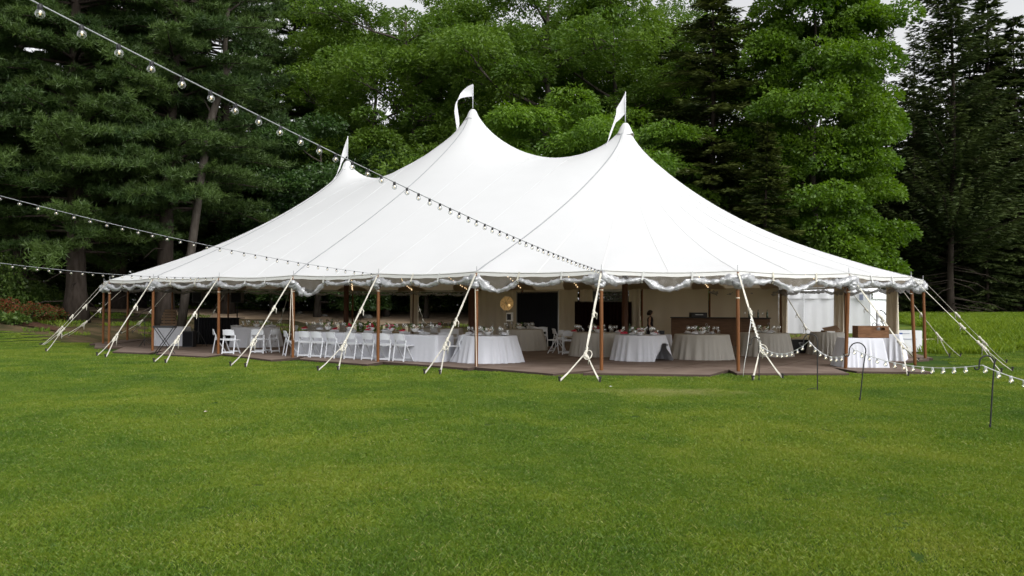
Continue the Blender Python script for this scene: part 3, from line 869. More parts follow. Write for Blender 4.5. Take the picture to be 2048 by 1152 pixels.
def round_outline(r, n=120): return [((r * math.cos(2 * math.pi * k / n), r * math.sin(2 * math.pi * k / n)), (math.cos(2 * math.pi * k / n), math.sin(2 * math.pi * k / n))) for k in range(n)]
def rect_outline(a, b, n=200, cr=.05):
    out = []; per = 4 * (a + b); corner = 1.35
    for k in range(n):
        s = per * k / n
        if s < 2 * b: p, nn = (a, -b + s), (1, 0); e = min(s, 2 * b - s)
        elif s < 2 * b + 2 * a: p, nn = (a - (s - 2 * b), b), (0, 1); e = min(s - 2 * b, 2 * b + 2 * a - s)
        elif s < 4 * b + 2 * a: p, nn = (-a, b - (s - 2 * b - 2 * a)), (-1, 0); e = min(s - 2 * b - 2 * a, 4 * b + 2 * a - s)
        else: p, nn = (-a + (s - 4 * b - 2 * a), -b), (0, -1); e = min(s - 4 * b - 2 * a, per - s)
        q = max(0, 1 - e / .22)
        sx_, sy_ = (1 if p[0] > 0 else -1), (1 if p[1] > 0 else -1)
        nx, ny = nn[0] + q * q * .9 * sx_ * (nn[0] == 0), nn[1] + q * q * .9 * sy_ * (nn[1] == 0)
        out.append((p, (nx, ny)))
    return out
def table(label, loc, rz, outline, h=.75, flare=.16, amp=.075, pleats=13, seed=1, notch=None, group='linen covered tables in the tent', hem=FZ, m=None):
    o = link('tablecloth', cloth_mesh(outline, h - hem, flare, amp, pleats, seed, notch, hem=hem, m=m), None, (loc[0], loc[1], 0), (0, 0, rz))
    return tag(o, label, 'tablecloth', group)

# folding chair, back edge at local -y, seat facing +y
def make_chair():
    t = thing('folding_chair', 'white resin folding chair', 'chair', (0, 0, 0), 0, 'white folding chairs')
    w2 = .205
    s = MB(); P = []
    b = MB(); b.box((0, .03, .445), (.36, .38, .035)); b.build('seat', CUSH, t)
    k = MB()
    for zz_, hh in ((.70, .15),):
        n = 8; P1, P2 = [], []
        for q in range(n + 1):
            a = q / n - .5; x = a * .40; yb = -.185 - .03 * (1 - (2 * a) ** 2); top = .785 - .035 * abs(2 * a) ** 3
            P1.append([Vector((x, yb - .011, .60)), Vector((x, yb - .011 - .01, top))]); P2.append([Vector((x, yb + .011, .60)), Vector((x, yb + .001, top))])
        k.grid(P1); k.grid(P2)
        k.grid([[r[1] for r in P1], [r[1] for r in P2]]); k.grid([[r[0] for r in P1], [r[0] for r in P2]])
    k.build('backrest', CHAIR, t)
    for sx_ in (-1, 1):
        f = MB(); f.tube([(sx_ * .178, -.215, .77), (sx_ * .178, -.10, .47), (sx_ * .178, .205, 0)], .021, 6, sq=(1.15, .8)); f.build('leg', CHAIR, t)
        r = MB(); r.tube([(sx_ * .205, -.125, .60), (sx_ * .205, -.15, .46), (sx_ * .205, -.225, 0)], .019, 6, sq=(1.15, .8)); r.build('leg', CHAIR, t)
    st = MB(); st.box((0, -.215, .06), (.385, .022, .05)); st.build('stretcher', CHAIR, t)
    sr_ = MB(); sr_.box((0, -.15, .475), (.385, .024, .045)); sr_.build('back_rail', CHAIR, t)
    fr = MB(); fr.box((0, .165, .08), (.40, .022, .04)); fr.build('stretcher', CHAIR, t)
    return t
CH0 = make_chair(); used_chair = [False]
def chair(loc, face, label):
    rz = math.atan2(face.y, face.x) - math.pi / 2
    if not used_chair[0]:
        used_chair[0] = True; CH0.location = (loc[0], loc[1], FZ); CH0.rotation_euler = (0, 0, rz); CH0.scale = (.93,) * 3; CH0['label'] = label; return CH0
    return dup(CH0, (loc[0], loc[1], FZ), rz, label, .93)

ORD = ['leftmost', 'second', 'third', 'fourth', 'fifth', 'sixth', 'seventh', 'eighth', 'ninth']
cL, cR = gp(572, 717, FZ), gp(797, 726, FZ)
ax = (cR - cL).normalized(); nx_ = Vector((-ax.y, ax.x, 0))
for k, px in enumerate((572, 606, 632, 662, 699, 734, 764, 797)):
    p = on_line(px, cL, cR)
    fwd = nx_ if k else (nx_ + ax * .55).normalized()
    chair(p + nx_ * .22 + nx_ * rnd.uniform(-.03, .03), (fwd + ax * rnd.uniform(-.16, .16)), f'white folding chair, {ORD[k]} from the left in the front row at the long table' if k else 'leftmost white folding chair of the front row at the long table, slightly turned')
tcen = (cL + cR) / 2 + nx_ * .85 + ax * .33
TLEN = (cR - cL).length / 2 + .68
ang = math.atan2(ax.y, ax.x)
table('white cloth on the long head table behind the row of eight chairs', tcen, ang, rect_outline(TLEN - .12, .38), seed=3, flare=.06, amp=.02, pleats=34)
for k in range(7):
    p = tcen + ax * (-2.1 + k * .68) + nx_ * .62
    chair(p, -nx_ + ax * rnd.uniform(-.1, .1), f'white folding chair on the far side of the long table, {ORD[k]} from the left' if k else 'leftmost white folding chair on the far side of the long table')
chair(tcen + ax * (TLEN + .28) + nx_ * .1, -ax, 'white folding chair at the right hand end of the long table')

tb = gp(508, 699, FZ); tb = tb + Vector((0, .35, 0))
table('white cloth on the round table at the left, with chairs all round', tb, .3, round_outline(.78), seed=5, flare=.10, pleats=14)
for px, py, f, lab in ((427, 712, Vector((1, .35, 0)), 'white folding chair seen from the side, left of the round left table'),
                       (457, 714, Vector((.25, 1, 0)), 'white folding chair with its back to the lawn, just right of the third front pole'),
                       (515, 712, Vector((.0, 1, 0)), 'white folding chair with its back to the lawn, in front of the round left table'),
                       (552, 710, Vector((-1, .45, 0)), 'white folding chair seen from the side, right of the round left table')):
    p = gp(px, py, FZ); chair(p + f.normalized() * .2, f, lab)
for k, a in enumerate((.6, 1.5, 2.4)):
    p = tb + Vector((math.cos(a), math.sin(a), 0)) * 1.25
    chair(p, tb - p, ['white folding chair behind the round left table, on its right', 'white folding chair directly behind the round left table', 'white folding chair behind the round left table, on its left'][k])

def rt(px, py, r, lab, seed, flare=.15, rz=0.0, notch=None, h=.75, pleats=13, amp=.075):
    f = gp(px, py, FZ); dirv = Vector((f.x, f.y, 0)).normalized()
    c = f + dirv * (r + flare)
    table(lab, c, rz, round_outline(r), m=SHADED_LINEN if ('shaded' in lab or 'dim' in lab) else LINEN, h=h, flare=flare, seed=seed, notch=notch, pleats=pleats, amp=amp)
    return c
T = {}
T['C'] = rt(977, 728, .76, 'white pleated cloth on the round table right of the open walkway post', 11, .17, .4)
T['D'] = rt(1282, 721, .68, 'white cloth with its hem lifted at the right, round table near the tall front post', 12, .14, 0.0, notch=(.885, .075))
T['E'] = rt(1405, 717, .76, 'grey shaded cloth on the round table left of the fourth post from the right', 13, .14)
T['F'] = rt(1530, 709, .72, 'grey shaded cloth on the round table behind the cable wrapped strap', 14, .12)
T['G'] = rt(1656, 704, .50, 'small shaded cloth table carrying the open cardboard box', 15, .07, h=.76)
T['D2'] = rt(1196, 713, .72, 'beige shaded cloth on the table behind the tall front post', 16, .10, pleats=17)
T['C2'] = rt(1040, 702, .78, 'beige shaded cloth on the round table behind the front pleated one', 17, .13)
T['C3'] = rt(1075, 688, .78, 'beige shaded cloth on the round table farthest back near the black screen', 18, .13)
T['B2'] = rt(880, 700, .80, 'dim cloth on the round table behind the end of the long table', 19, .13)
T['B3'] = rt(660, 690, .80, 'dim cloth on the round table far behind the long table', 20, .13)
hc = gp(1726, 729, FZ) + Vector((.15, .52, 0))
table('bright white cloth on the table under the wooden crate at the right', hc, -.05, rect_outline(.42, .38), seed=21, flare=.13, amp=.03, pleats=12, h=.78)
ic = gp(1776, 714, FZ) + Vector((.1, .5, 0))
table('white cloth on the table behind the crate table, by the right edge of the floor', ic, -.5, rect_outline(.45, .40), seed=22, flare=.14, amp=.035, pleats=12, h=.78)

for px, py, f, lab in ((1124, 706, Vector((-.9, .5, 0)), 'white folding chair with its side to the lawn, left of the beige table'),
                       (1139, 708, Vector((.15, 1, 0)), 'white folding chair with its back to the lawn, at the beige table'),
                       (1086, 694, Vector((-.2, 1, 0)), 'white folding chair in shade between the two groups of beige tables'),
                       (1108, 700, Vector((1, .2, 0)), 'white folding chair turned sideways in the middle aisle'),
                       (893, 706, Vector((.1, 1, 0)), 'white folding chair in shade left of the front pleated round table'),
                       (868, 700, Vector((.7, .6, 0)), 'white folding chair in shade behind the end of the long table'),
                       (908, 704, Vector((-.5, 1, 0)), 'white folding chair half hidden by the front pleated round table'),
                       (1062, 690, Vector((.6, .8, 0)), 'white folding chair farthest back in the middle aisle')):
    p = gp(px, py, FZ); chair(p + f.normalized() * .2, f, lab)

# tableware -------------------------------------------------------
WINE = MB().lathe([(.034, 0), (.034, .004), (.006, .012), (.005, .09), (.03, .115), (.04, .15), (.036, .19), (.030, .215)], 9, cap=False).mesh('wine_glass', GLASS, True)
TUMB = MB().lathe([(.03, 0), (.034, .005), (.038, .12)], 9, cap=False).mesh('tumbler', GLASS, True)
CANDLE = MB().lathe([(.045, 0), (.045, .15), (.035, .152), (.006, .148), (.004, .165)], 10).mesh('candle', WAX, True)
PLATE = MB().lathe([(.06, 0), (.075, .006), (.125, .016), (.13, .018)], 16).mesh('plate', CHINA, True)
NAP = {}
for nm, mm in (('white', LINEN), ('red', RED)):
    nb = MB(); nb.grid([[Vector((-.05 + .1 * i + .0, -.09 + .18 * j / 4, .02 + .05 * math.sin(i * 1.6) * (1 - abs(j / 2 - 1) * .5))) for j in range(5)] for i in (0, .33, .66, 1)])
    nb.box((0, 0, .012), (.1, .18, .016)); NAP[nm] = nb.mesh('napkin', mm, True)
BOTTLE = MB().lathe([(.037, 0), (.038, .01), (.038, .18), (.015, .235), (.014, .30), (.017, .305)], 10).mesh('bottle', GREENG, True)
def put(me, name, loc, label, cat, group, rz=0, s=1.0):
    o = link(name, me, None, loc, (0, 0, rz), (s,) * 3); return tag(o, label, cat, group)
def flowers_mesh(seed, m):
    rg = random.Random(seed); b = MB()
    for k in range(16):
        a, r, z = rg.uniform(0, 6.28), rg.uniform(0, .11), rg.uniform(.09, .19)
        b.blob((r * math.cos(a), r * math.sin(a), z - r * .3), (.034, .034, .026), rg, .35, 6, 4)
    return b.mesh('blooms', m)
LEAFG = leaf_mat('sprig_green', (.05, .11, .02), (.12, .21, .04))
def sprig_mesh(seed, n=40, R=.15, H=.2, L=.10):
    rg = np.random.default_rng(seed); P = np.zeros((n, 3)); a = rg.uniform(0, 6.28, n); r = R * np.sqrt(rg.uniform(0, 1, n)) * .6
    P[:, 0], P[:, 1], P[:, 2] = r * np.cos(a), r * np.sin(a), rg.uniform(.3, 1, n) * H
    D = np.stack([np.cos(a), np.sin(a), rg.uniform(-.2, .9, n)], 1)
    V = rhombi(P, D, np.full(n, L), .3, rg)
    return np_mesh('greenery', V, 4, LEAFG, rg.uniform(0, 1, n))
def rhombi(P, D, L, wr, rg, flat=None):
    D = D / (np.linalg.norm(D, axis=1, keepdims=True) + 1e-9)
    Q = rg.normal(size=P.shape)
    if flat is not None: Q = np.cross(D, np.array([0, 0, 1.0]) + flat * rg.normal(size=P.shape)); 
    else: Q = np.cross(D, Q)
    Q = Q / (np.linalg.norm(Q, axis=1, keepdims=True) + 1e-9)
    L = np.asarray(L)[:, None]
    wv = L * wr if np.isscalar(wr) else np.asarray(wr)[:, None]
    V = np.empty((len(P), 4, 3))
    V[:, 0] = P; V[:, 1] = P + D * L * .45 + Q * wv * .5; V[:, 2] = P + D * L; V[:, 3] = P + D * L * .45 - Q * wv * .5
    return V.reshape(-1, 3)
BOWL = MB().lathe([(.05, 0), (.06, .01), (.11, .07), (.12, .09), (.11, .088), (.09, .05)], 12).mesh('bowl', CHINA, True)
BLOOM = {'red': flowers_mesh(1, RED), 'pink': flowers_mesh(2, PINK), 'cream': flowers_mesh(3, PALEF)}
GREEN = sprig_mesh(5); FERN = sprig_mesh(6, 160, .42, .45, .22)
def centre(loc, tone, label):
    t = thing('centrepiece', label, 'flowers', loc, rnd.uniform(0, 6), 'flower centrepieces on the tables')
    link('bowl', BOWL, t); link('blooms', BLOOM[tone], t); link('greenery', GREEN, t)
def set_table(c, r, where, ng, tone, seed, rx=None, ang=0.0, h=.757, red=False):
    rg = random.Random(seed); ux = Vector((math.cos(ang), math.sin(ang), 0)); uy = Vector((-ux.y, ux.x, 0))
    rx = rx or r
    def rp(f0, f1):
        a, q = rg.uniform(0, 6.28), math.sqrt(rg.uniform(f0, f1)); return c + ux * rx * q * math.cos(a) + uy * r * q * math.sin(a) + Vector((0, 0, h - c.z))
    def side(p): return ('near' if p.y < c.y else 'far') + (' left' if p.x < c.x else ' right')
    for k in range(ng):
        p = rp(.25, .8); put(WINE, 'wine_glass', p, f'stemmed glass at the {side(p)} of the {where}', 'glass', f'wine glasses on the {where}', s=rg.uniform(.92, 1.12))
    for k in range(ng // 3):
        p = rp(.3, .85); put(TUMB, 'tumbler', p, f'clear tumbler at the {side(p)} of the {where}', 'glass', f'tumblers on the {where}')
    for k in range(max(3, ng // 3)):
        p = rp(.62, .8); put(PLATE, 'plate', p, f'white plate at the {side(p)} of the {where}', 'plate', f'plates on the {where}')
        col = 'red' if red and k % 2 else 'white'
        put(NAP[col], 'napkin', p + Vector((0, 0, .018)), f'{col} napkin at the {side(p)} of the {where}', 'napkin', f'{col} napkins on the {where}', rg.uniform(0, 3))
    centre(c + Vector((0, 0, h - c.z)), tone, f'bowl of {tone} blooms with leaves on the {where}')
set_table(T['C'], .6, 'front pleated round table', 16, 'cream', 31)
set_table(T['D'], .55, 'round table with the lifted hem', 18, 'pink', 32, red=True)
set_table(T['E'], .6, 'grey shaded table left of the wrapped strap', 14, 'cream', 33)
set_table(T['F'], .55, 'grey shaded table behind the wrapped strap', 9, 'cream', 34)
set_table(T['D2'], .8, 'beige table behind the tall front post', 16, 'red', 35, red=True)
set_table(T['C2'], .6, 'beige table behind the pleated one', 10, 'cream', 36)
set_table(T['C3'], .6, 'beige table by the black screen', 8, 'cream', 37)
set_table(T['B2'], .6, 'dim table behind the long one', 9, 'pink', 38)
set_table(T['B3'], .6, 'dim table farthest behind the long one', 8, 'cream', 39)
set_table(tb, .62, 'round left table', 14, 'cream', 40)
zt = Vector((0, 0, .757))
rg = random.Random(50)
for k in range(16):
    s = -TLEN + .45 + k * (2 * TLEN - .9) / 15
    for q, sd in ((-.12, -1), (.14, 1)): put(WINE, 'wine_glass', tcen + zt + ax * (s + rg.uniform(-.06, .06)) + nx_ * q, 'clear wine glass in the ' + ('near' if sd < 0 else 'far') + ' line on the long table, ' + ['left end', 'left of the middle', 'right of the middle', 'right end'][k // 4], 'glass', 'wine glasses on the long head table')
    if k % 2 == 0:
        p = tcen + zt + ax * s - nx_ * .22; put(PLATE, 'plate', p, 'white dinner plate on the long head table before the ' + ORD[k // 2] + ' place from the left', 'plate', 'plates on the long head table')
        cc = 'red' if k % 4 == 0 else 'white'
        put(NAP[cc], 'napkin', p + Vector((0, 0, .018)), f'folded {cc} napkin on the long head table at the {ORD[k // 2]} place from the left', 'napkin', f'{cc} napkins on the long head table', ang)
for k, px in enumerate((675, 712, 735, 770, 815)):
    p = on_line(px, tcen - ax, tcen + ax) + zt; put(CANDLE, 'candle', p + nx_ * rg.uniform(-.05, .05), f'cream pillar candle on the long table, {ORD[k]} from the left' if k else 'leftmost cream pillar candle on the long table', 'candle', 'pillar candles on the long table')
for k, (s, tone) in enumerate(((-1.6, 'cream'), (-.75, 'red'), (.05, 'red'), (.75, 'pink'), (1.6, 'cream'))):
    centre(tcen + zt + ax * s + nx_ * .02, tone, f'bowl of {tone} blooms on the long head table, {ORD[k]} from the left' if k else f'leftmost bowl of {tone} blooms on the long head table')
fern = thing('potted_fern', 'bright green leafy plant standing behind the long table', 'plant', W(-4.2, -3.2, .45))
fern.location = at(735, 655, 27.5); fern.location.z = .0
link('fronds', FERN, fern, (0, 0, .60), None, (1.0, 1.0, .75))
MB().lathe([(.12, 0), (.17, .3), (.18, .62), (.15, .62)], 12).build('pot', CHARC, fern, True)
for k, (px, py, Y) in enumerate(((1187, 655, 26.6), (905, 655, 29), (1260, 660, 24.4))):
    p = at(px, py, Y); p.z = .757
    put(BOTTLE, 'bottle', p, ['dark bottle on the beige table behind the tall front post', 'dark bottle on the dim table behind the long one', 'dark bottle on the table with the lifted hem'][k], 'bottle', 'dark bottles on the tables')
for key, lab in (('C', 'front pleated round table'), ('E', 'grey shaded table left of the wrapped strap'), ('D2', 'beige table behind the tall front post'), ('F', 'grey shaded table behind the wrapped strap')):
    t = thing('table_number_stand', f'thin wire number holder standing on the {lab}', 'table stand', T[key] + Vector((.12, -.05, .757 - T[key].z)))
    MB().tube([(0, 0, 0), (0, 0, .24)] + [(.03 * math.sin(a), 0, .27 - .03 * math.cos(a)) for a in (.6, 1.4, 2.2, 3.1, 4, 4.8, 5.6)], .004, 5).build('wire', STEEL, t)
    MB().lathe([(.045, 0), (.045, .008)], 10).build('base', STEEL, t)

# crate, box, tap on the right tables
ct = thing('wooden_crate', 'brown wooden crate with handle slot on the white table', 'crate', at(1742, 667, hc.y - .1), -.08)
ct.location.z = .783
L_, D_, H_ = .74, .42, .285
MB().box((0, 0, .012), (L_, D_, .02)).build('bottom_board', CRATE, ct)
for s, nm in ((-1, 'front'), (1, 'back')):
    for q in range(2):
        hh = H_ / 2 - .006
        if s == -1 and q == 1:
            for x0, x1 in ((-L_ / 2, -.05), (.27, L_ / 2)): MB().box(((x0 + x1) / 2, s * D_ / 2, H_ * (q + .5) / 2 + .01), (x1 - x0, .02, hh)).build('slat', CRATE, ct)
            MB().box((.11, s * D_ / 2, H_ * .97), (.32, .02, .03)).build('slat', CRATE, ct)
            MB().box((.11, s * D_ / 2, H_ * .58), (.32, .02, .045)).build('slat', CRATE, ct)
        else:
            MB().box((0, s * D_ / 2, H_ * (q + .5) / 2 + .01), (L_, .02, hh)).build('slat', CRATE, ct)
for s in (-1, 1):
    MB().box((s * (L_ / 2 - .01), 0, H_ / 2 + .01), (.02, D_ - .024, H_)).build('end_board', CRATE, ct)
bx = MB(); bx.box((-.33, -D_ / 2 - .05, .05), (.10, .05, .08)); 
ct2 = thing('tap_column', 'pale tap column with a curved dark handle above the crate', 'tap', at(1757, 655, hc.y + .1)); ct2.location.z = .80
tcol = MB(); tcol.lathe([(.05, 0), (.05, .30), (.058, .31), (.058, .34), (.046, .35), (.046, .52), (.054, .53), (.05, .60), (.03, .66), (.01, .68)], 12)
tcol.build('column', WHITEP, ct2, True)
MB().tube([(.01, 0, .64), (.08, 0, .66), (.15, 0, .62), (.20, 0, .55)], .012, 6).build('handle', IRON, ct2, True)
MB().tube([(.02, -.02, .40), (.10, -.03, .38), (.12, -.03, .30), (.12, -.03, .22)], .015, 6).build('spout', STEEL, ct2, True)
for k, dx in enumerate((-.10, .17)):
    rgm = MB(); rgm.tube([(dx + .05 * math.cos(a), -.02, .30 + .05 * math.sin(a)) for a in [2 * math.pi * q / 12 for q in range(13)]], .009, 5, False); rgm.build('ring_handle', IRON, ct2)
bxp = at(1662, 657, T['G'].y - .1); bxp.z = .765
cb = thing('open_box', 'brown cardboard box with its lid slanted open on the small table', 'box', bxp, 0)
MB().box((0, 0, .025), (.5, .3, .05)).build('tray', CARD, cb)
MB().box((.03, .04, .10), (.46, .30, .012), rot=(RAD(24), RAD(-10), 0)).build('lid', CARD, cb)
pb = thing('paper_stack', 'small stack of white cards lying before the open cardboard box', 'cards', bxp + Vector((-.1, -.24, -.006)))
MB().box((0, 0, .02), (.24, .16, .04)).build('cards', CHINA, pb)

# bar at the back
b0, b1 = at(1343, 660, 33.0), at(1541, 660, 32.2); b0.z = b1.z = 0
bar = thing('bar_counter', 'dark wooden bar counter against the beige far wall', 'bar', (b0 + b1) / 2, math.atan2((b1 - b0).y, (b1 - b0).x))
BL = (b1 - b0).length
MB().box((0, .25, .56 + .02), (BL, .5, 1.04)).build('carcass', WOODB, bar)
for k in range(8): MB().box((-BL / 2 + BL * (k + .5) / 8, -.012, .55), (BL / 8 - .012, .02, .98)).build('panel', WOODB, bar)
MB().box((0, .22, 1.12), (BL + .06, .66, .035)).build('countertop', PLAST, bar)
bp_ = at(1398, 632, 32.8); bp_.z = 1.139
bb = thing('black_case', 'flat black case standing on the bar counter', 'case', bp_)
MB().box((0, .1, .09), (.62, .4, .18)).build('body', PLAST, bb)
MB().box((0, -.105, .10), (.3, .012, .03)).build('handle', STEEL, bb)
for k in range(6):
    p = at(1490 + k * 9, 632, 32.6); p.z = 1.139
    put(BOTTLE if k % 2 else WINE, 'bottle' if k % 2 else 'wine_glass', p, 'dark bottle on the right end of the bar counter' if k % 2 else 'wine glass on the right end of the bar counter', 'bottle' if k % 2 else 'glass', 'bottles on the bar' if k % 2 else 'glasses on the bar')
eq = gp(1606, 701, FZ)
ec = thing('equipment_case', 'black ribbed equipment case on the floor at the tent opening', 'case', eq + Vector((0, .35, 0)))
MB().box((0, 0, .22), (.58, .5, .42)).build('body', PLAST, ec)
for k in range(4): MB().box((0, -.255, .08 + k * .095), (.5, .012, .03)).build('rib', PLAST, ec)
MB().box((0, -.258, .33), (.18, .016, .03)).build('handle', STEEL, ec)
bk = at(1323, 653, 26.5); bk.z = .757
bc = thing('black_box', 'small black box lying between two tables of glasses', 'box', at(1323, 655, 27.0)); bc.location.z = .60
MB().box((0, 0, .11), (.19, .14, .11)).build('body', PLAST, bc)
MB().box((0, 0, .168), (.195, .145, .012)).build('lid', PLAST, bc)
sv = table('shaded cloth on the side table under the small black box', (bc.location.x, bc.location.y + .1, 0), 0, rect_outline(.3, .25), h=.65, flare=.05, seed=44)

# lit umbrella lamp and framed picture
lp = at(1014, 607, 34.0)
lamp = thing('umbrella_lamp', 'warm lit octagonal umbrella lamp beside the black screen', 'lamp', (lp.x, lp.y, 0))
um = MB(); R8 = .30
ringo = [Vector((R8 * math.cos(math.pi / 8 + k * math.pi / 4), 0, R8 * math.sin(math.pi / 8 + k * math.pi / 4))) for k in range(8)]
mid_ = [q * .55 + Vector((0, .09, 0)) for q in ringo]
um.add([Vector((0, .14, 0))] + mid_ + ringo, [(0, 1 + k, 1 + (k + 1) % 8) for k in range(8)] + [(1 + k, 9 + k, 9 + (k + 1) % 8, 1 + (k + 1) % 8) for k in range(8)])
uo = um.build('umbrella', LAMPM, lamp, False, loc=(0, 0, lp.z), rot=(RAD(8), 0, RAD(20)))
for q in ringo: MB().tube([Vector((0, .14, 0)), q * .55 + Vector((0, .085, 0)), q], .004, 4).build('rib', IRON, uo)
MB().blob((.07, -.10, -.06), .05, None, 0, 10, 6).build('bulb', LAMPB, uo, True)
MB().tube([(0, .2, 0), (0, .2, lp.z - .05), (0, .02, lp.z)], .014, 6).build('stand', IRON, lamp)
for a in (0, 2.1, 4.2): MB().tube([(0, .2, .5), (.4 * math.cos(a), .2 + .4 * math.sin(a), 0)], .01, 5).build('leg', IRON, lamp)
fp = at(1020, 650, 31.5)
fr = thing('framed_photo', 'white framed dark picture propped on a stand below the lit lamp', 'picture', (fp.x, fp.y, 0), .2)
zf = at(1020, 634, 31.5).z
MB().box((.0, 0, zf), (.26, .02, .34), rot=(-.12, 0, 0)).build('frame', CHINA, fr)
MB().box((-.03, -.016, zf), (.15, .008, .22), rot=(-.12, 0, 0)).build('print', PLAST, fr)
MB().tube([(0, .06, zf + .1), (0, .25, 0)], .012, 5).build('easel', IRON, fr)
for s in (-1, 1): MB().tube([(s * .04, .02, zf + .1), (s * .2, .0, 0)], .012, 5).build('leg', IRON, fr)

# band corner at the left
def speaker(px, py, Y, wd, label, z0=None, h=.5):
    p = at(px, py, Y); t = thing('loudspeaker', label, 'speaker', (p.x, p.y, p.z if z0 is None else z0))
    MB().box((0, 0, h / 2), (wd, .36, h)).build('cabinet', PLAST, t)
    MB().box((0, -.187, h / 2), (wd * .86, .012, h * .88)).build('grille', BLACK, t)
    MB().box((0, .19, h * .7), (.12, .02, .04)).build('handle', STEEL, t)
    return p
def tripod(p, H, label):
    t = thing('speaker_stand', label, 'stand', (p.x, p.y, FZ))
    MB().tube([(0, 0, .12), (0, 0, H - FZ)], .018, 6).build('pole', IRON, t)
    for a in (-.5, 1.6, 3.7): MB().tube([(0, 0, .55), (.45 * math.cos(a), .45 * math.sin(a), 0)], .012, 5).build('leg', IRON, t)
s1 = speaker(398, 611, 30.0, .34, 'black loudspeaker high on the left stand in the band corner', h=.36); tripod(s1, s1.z, 'black tripod stand under the left high loudspeaker')
s2 = speaker(475, 611, 33.0, .40, 'black loudspeaker high on the right stand in the band corner', h=.40); tripod(s2, s2.z, 'black tripod stand under the right high loudspeaker')
speaker(380, 691, 29.5, .36, 'low black loudspeaker cabinet on the floor of the band corner', FZ, .55)
p0, p1 = at(389, 660, 31.6), at(479, 660, 31.6); p0.z = p1.z = 0
bs = thing('band_riser', 'black draped riser table standing across the band corner', 'riser', (p0 + p1) / 2)
q = (p1 - p0) / 2
drape('skirt', -q, q, .04, 1.02, BLACK, 16, .03, bs)
MB().box((0, .32, 1.03), (q.length * 2, .7, .03)).build('top', BLACK, bs)
kb = gp(322, 716, FZ) + Vector((0, .3, 0))
ks = thing('keyboard_stand', 'folding cross leg stand with a black keyboard by the left pole', 'keyboard', kb)
MB().box((0, 0, .80), (.62, .26, .06)).build('keyboard', PLAST, ks)
for y in (-.1, .1):
    for s in (-1, 1): MB().tube([(s * .28, y, .77), (-s * .27, y, 0)], .013, 5).build('leg', IRON, ks)
kt = gp(336, 699, FZ) + Vector((0, .45, 0))
table('dim white cloth on the table behind the keyboard stand', kt, .0, rect_outline(.50, .36), seed=61, flare=.06, amp=.02, pleats=12, h=.74)
ms = thing('microphone_stand', 'thin black boom stand left of the keyboard', 'microphone stand', gp(290, 700, FZ))
MB().tube([(0, 0, 0), (0, 0, .95)], .01, 5).build('pole', IRON, ms)
MB().tube([(-.35, 0, .6), (0, 0, .9), (.2, 0, 1.1)], .008, 5).build('boom', IRON, ms)
for a in (.3, 2.4, 4.5): MB().tube([(0, 0, .25), (.3 * math.cos(a), .3 * math.sin(a), 0)], .009, 5).build('leg', IRON, ms)
bfb = at(338, 690, 36.0)
bh = thing('wooden_pallet_stack', 'stack of pale weathered boards leaning behind the keyboard table', 'boards', (bfb.x, bfb.y, 0))
for k in range(7): MB().box((rnd.uniform(-.04, .04), .02 * k, .55 + k * .12), (.72 - .04 * k, .03, .09)).build('board', CARD, bh)
for s in (-1, 1): MB().box((s * .25, .12, .6), (.05, .05, 1.2)).build('upright', CARD, bh)

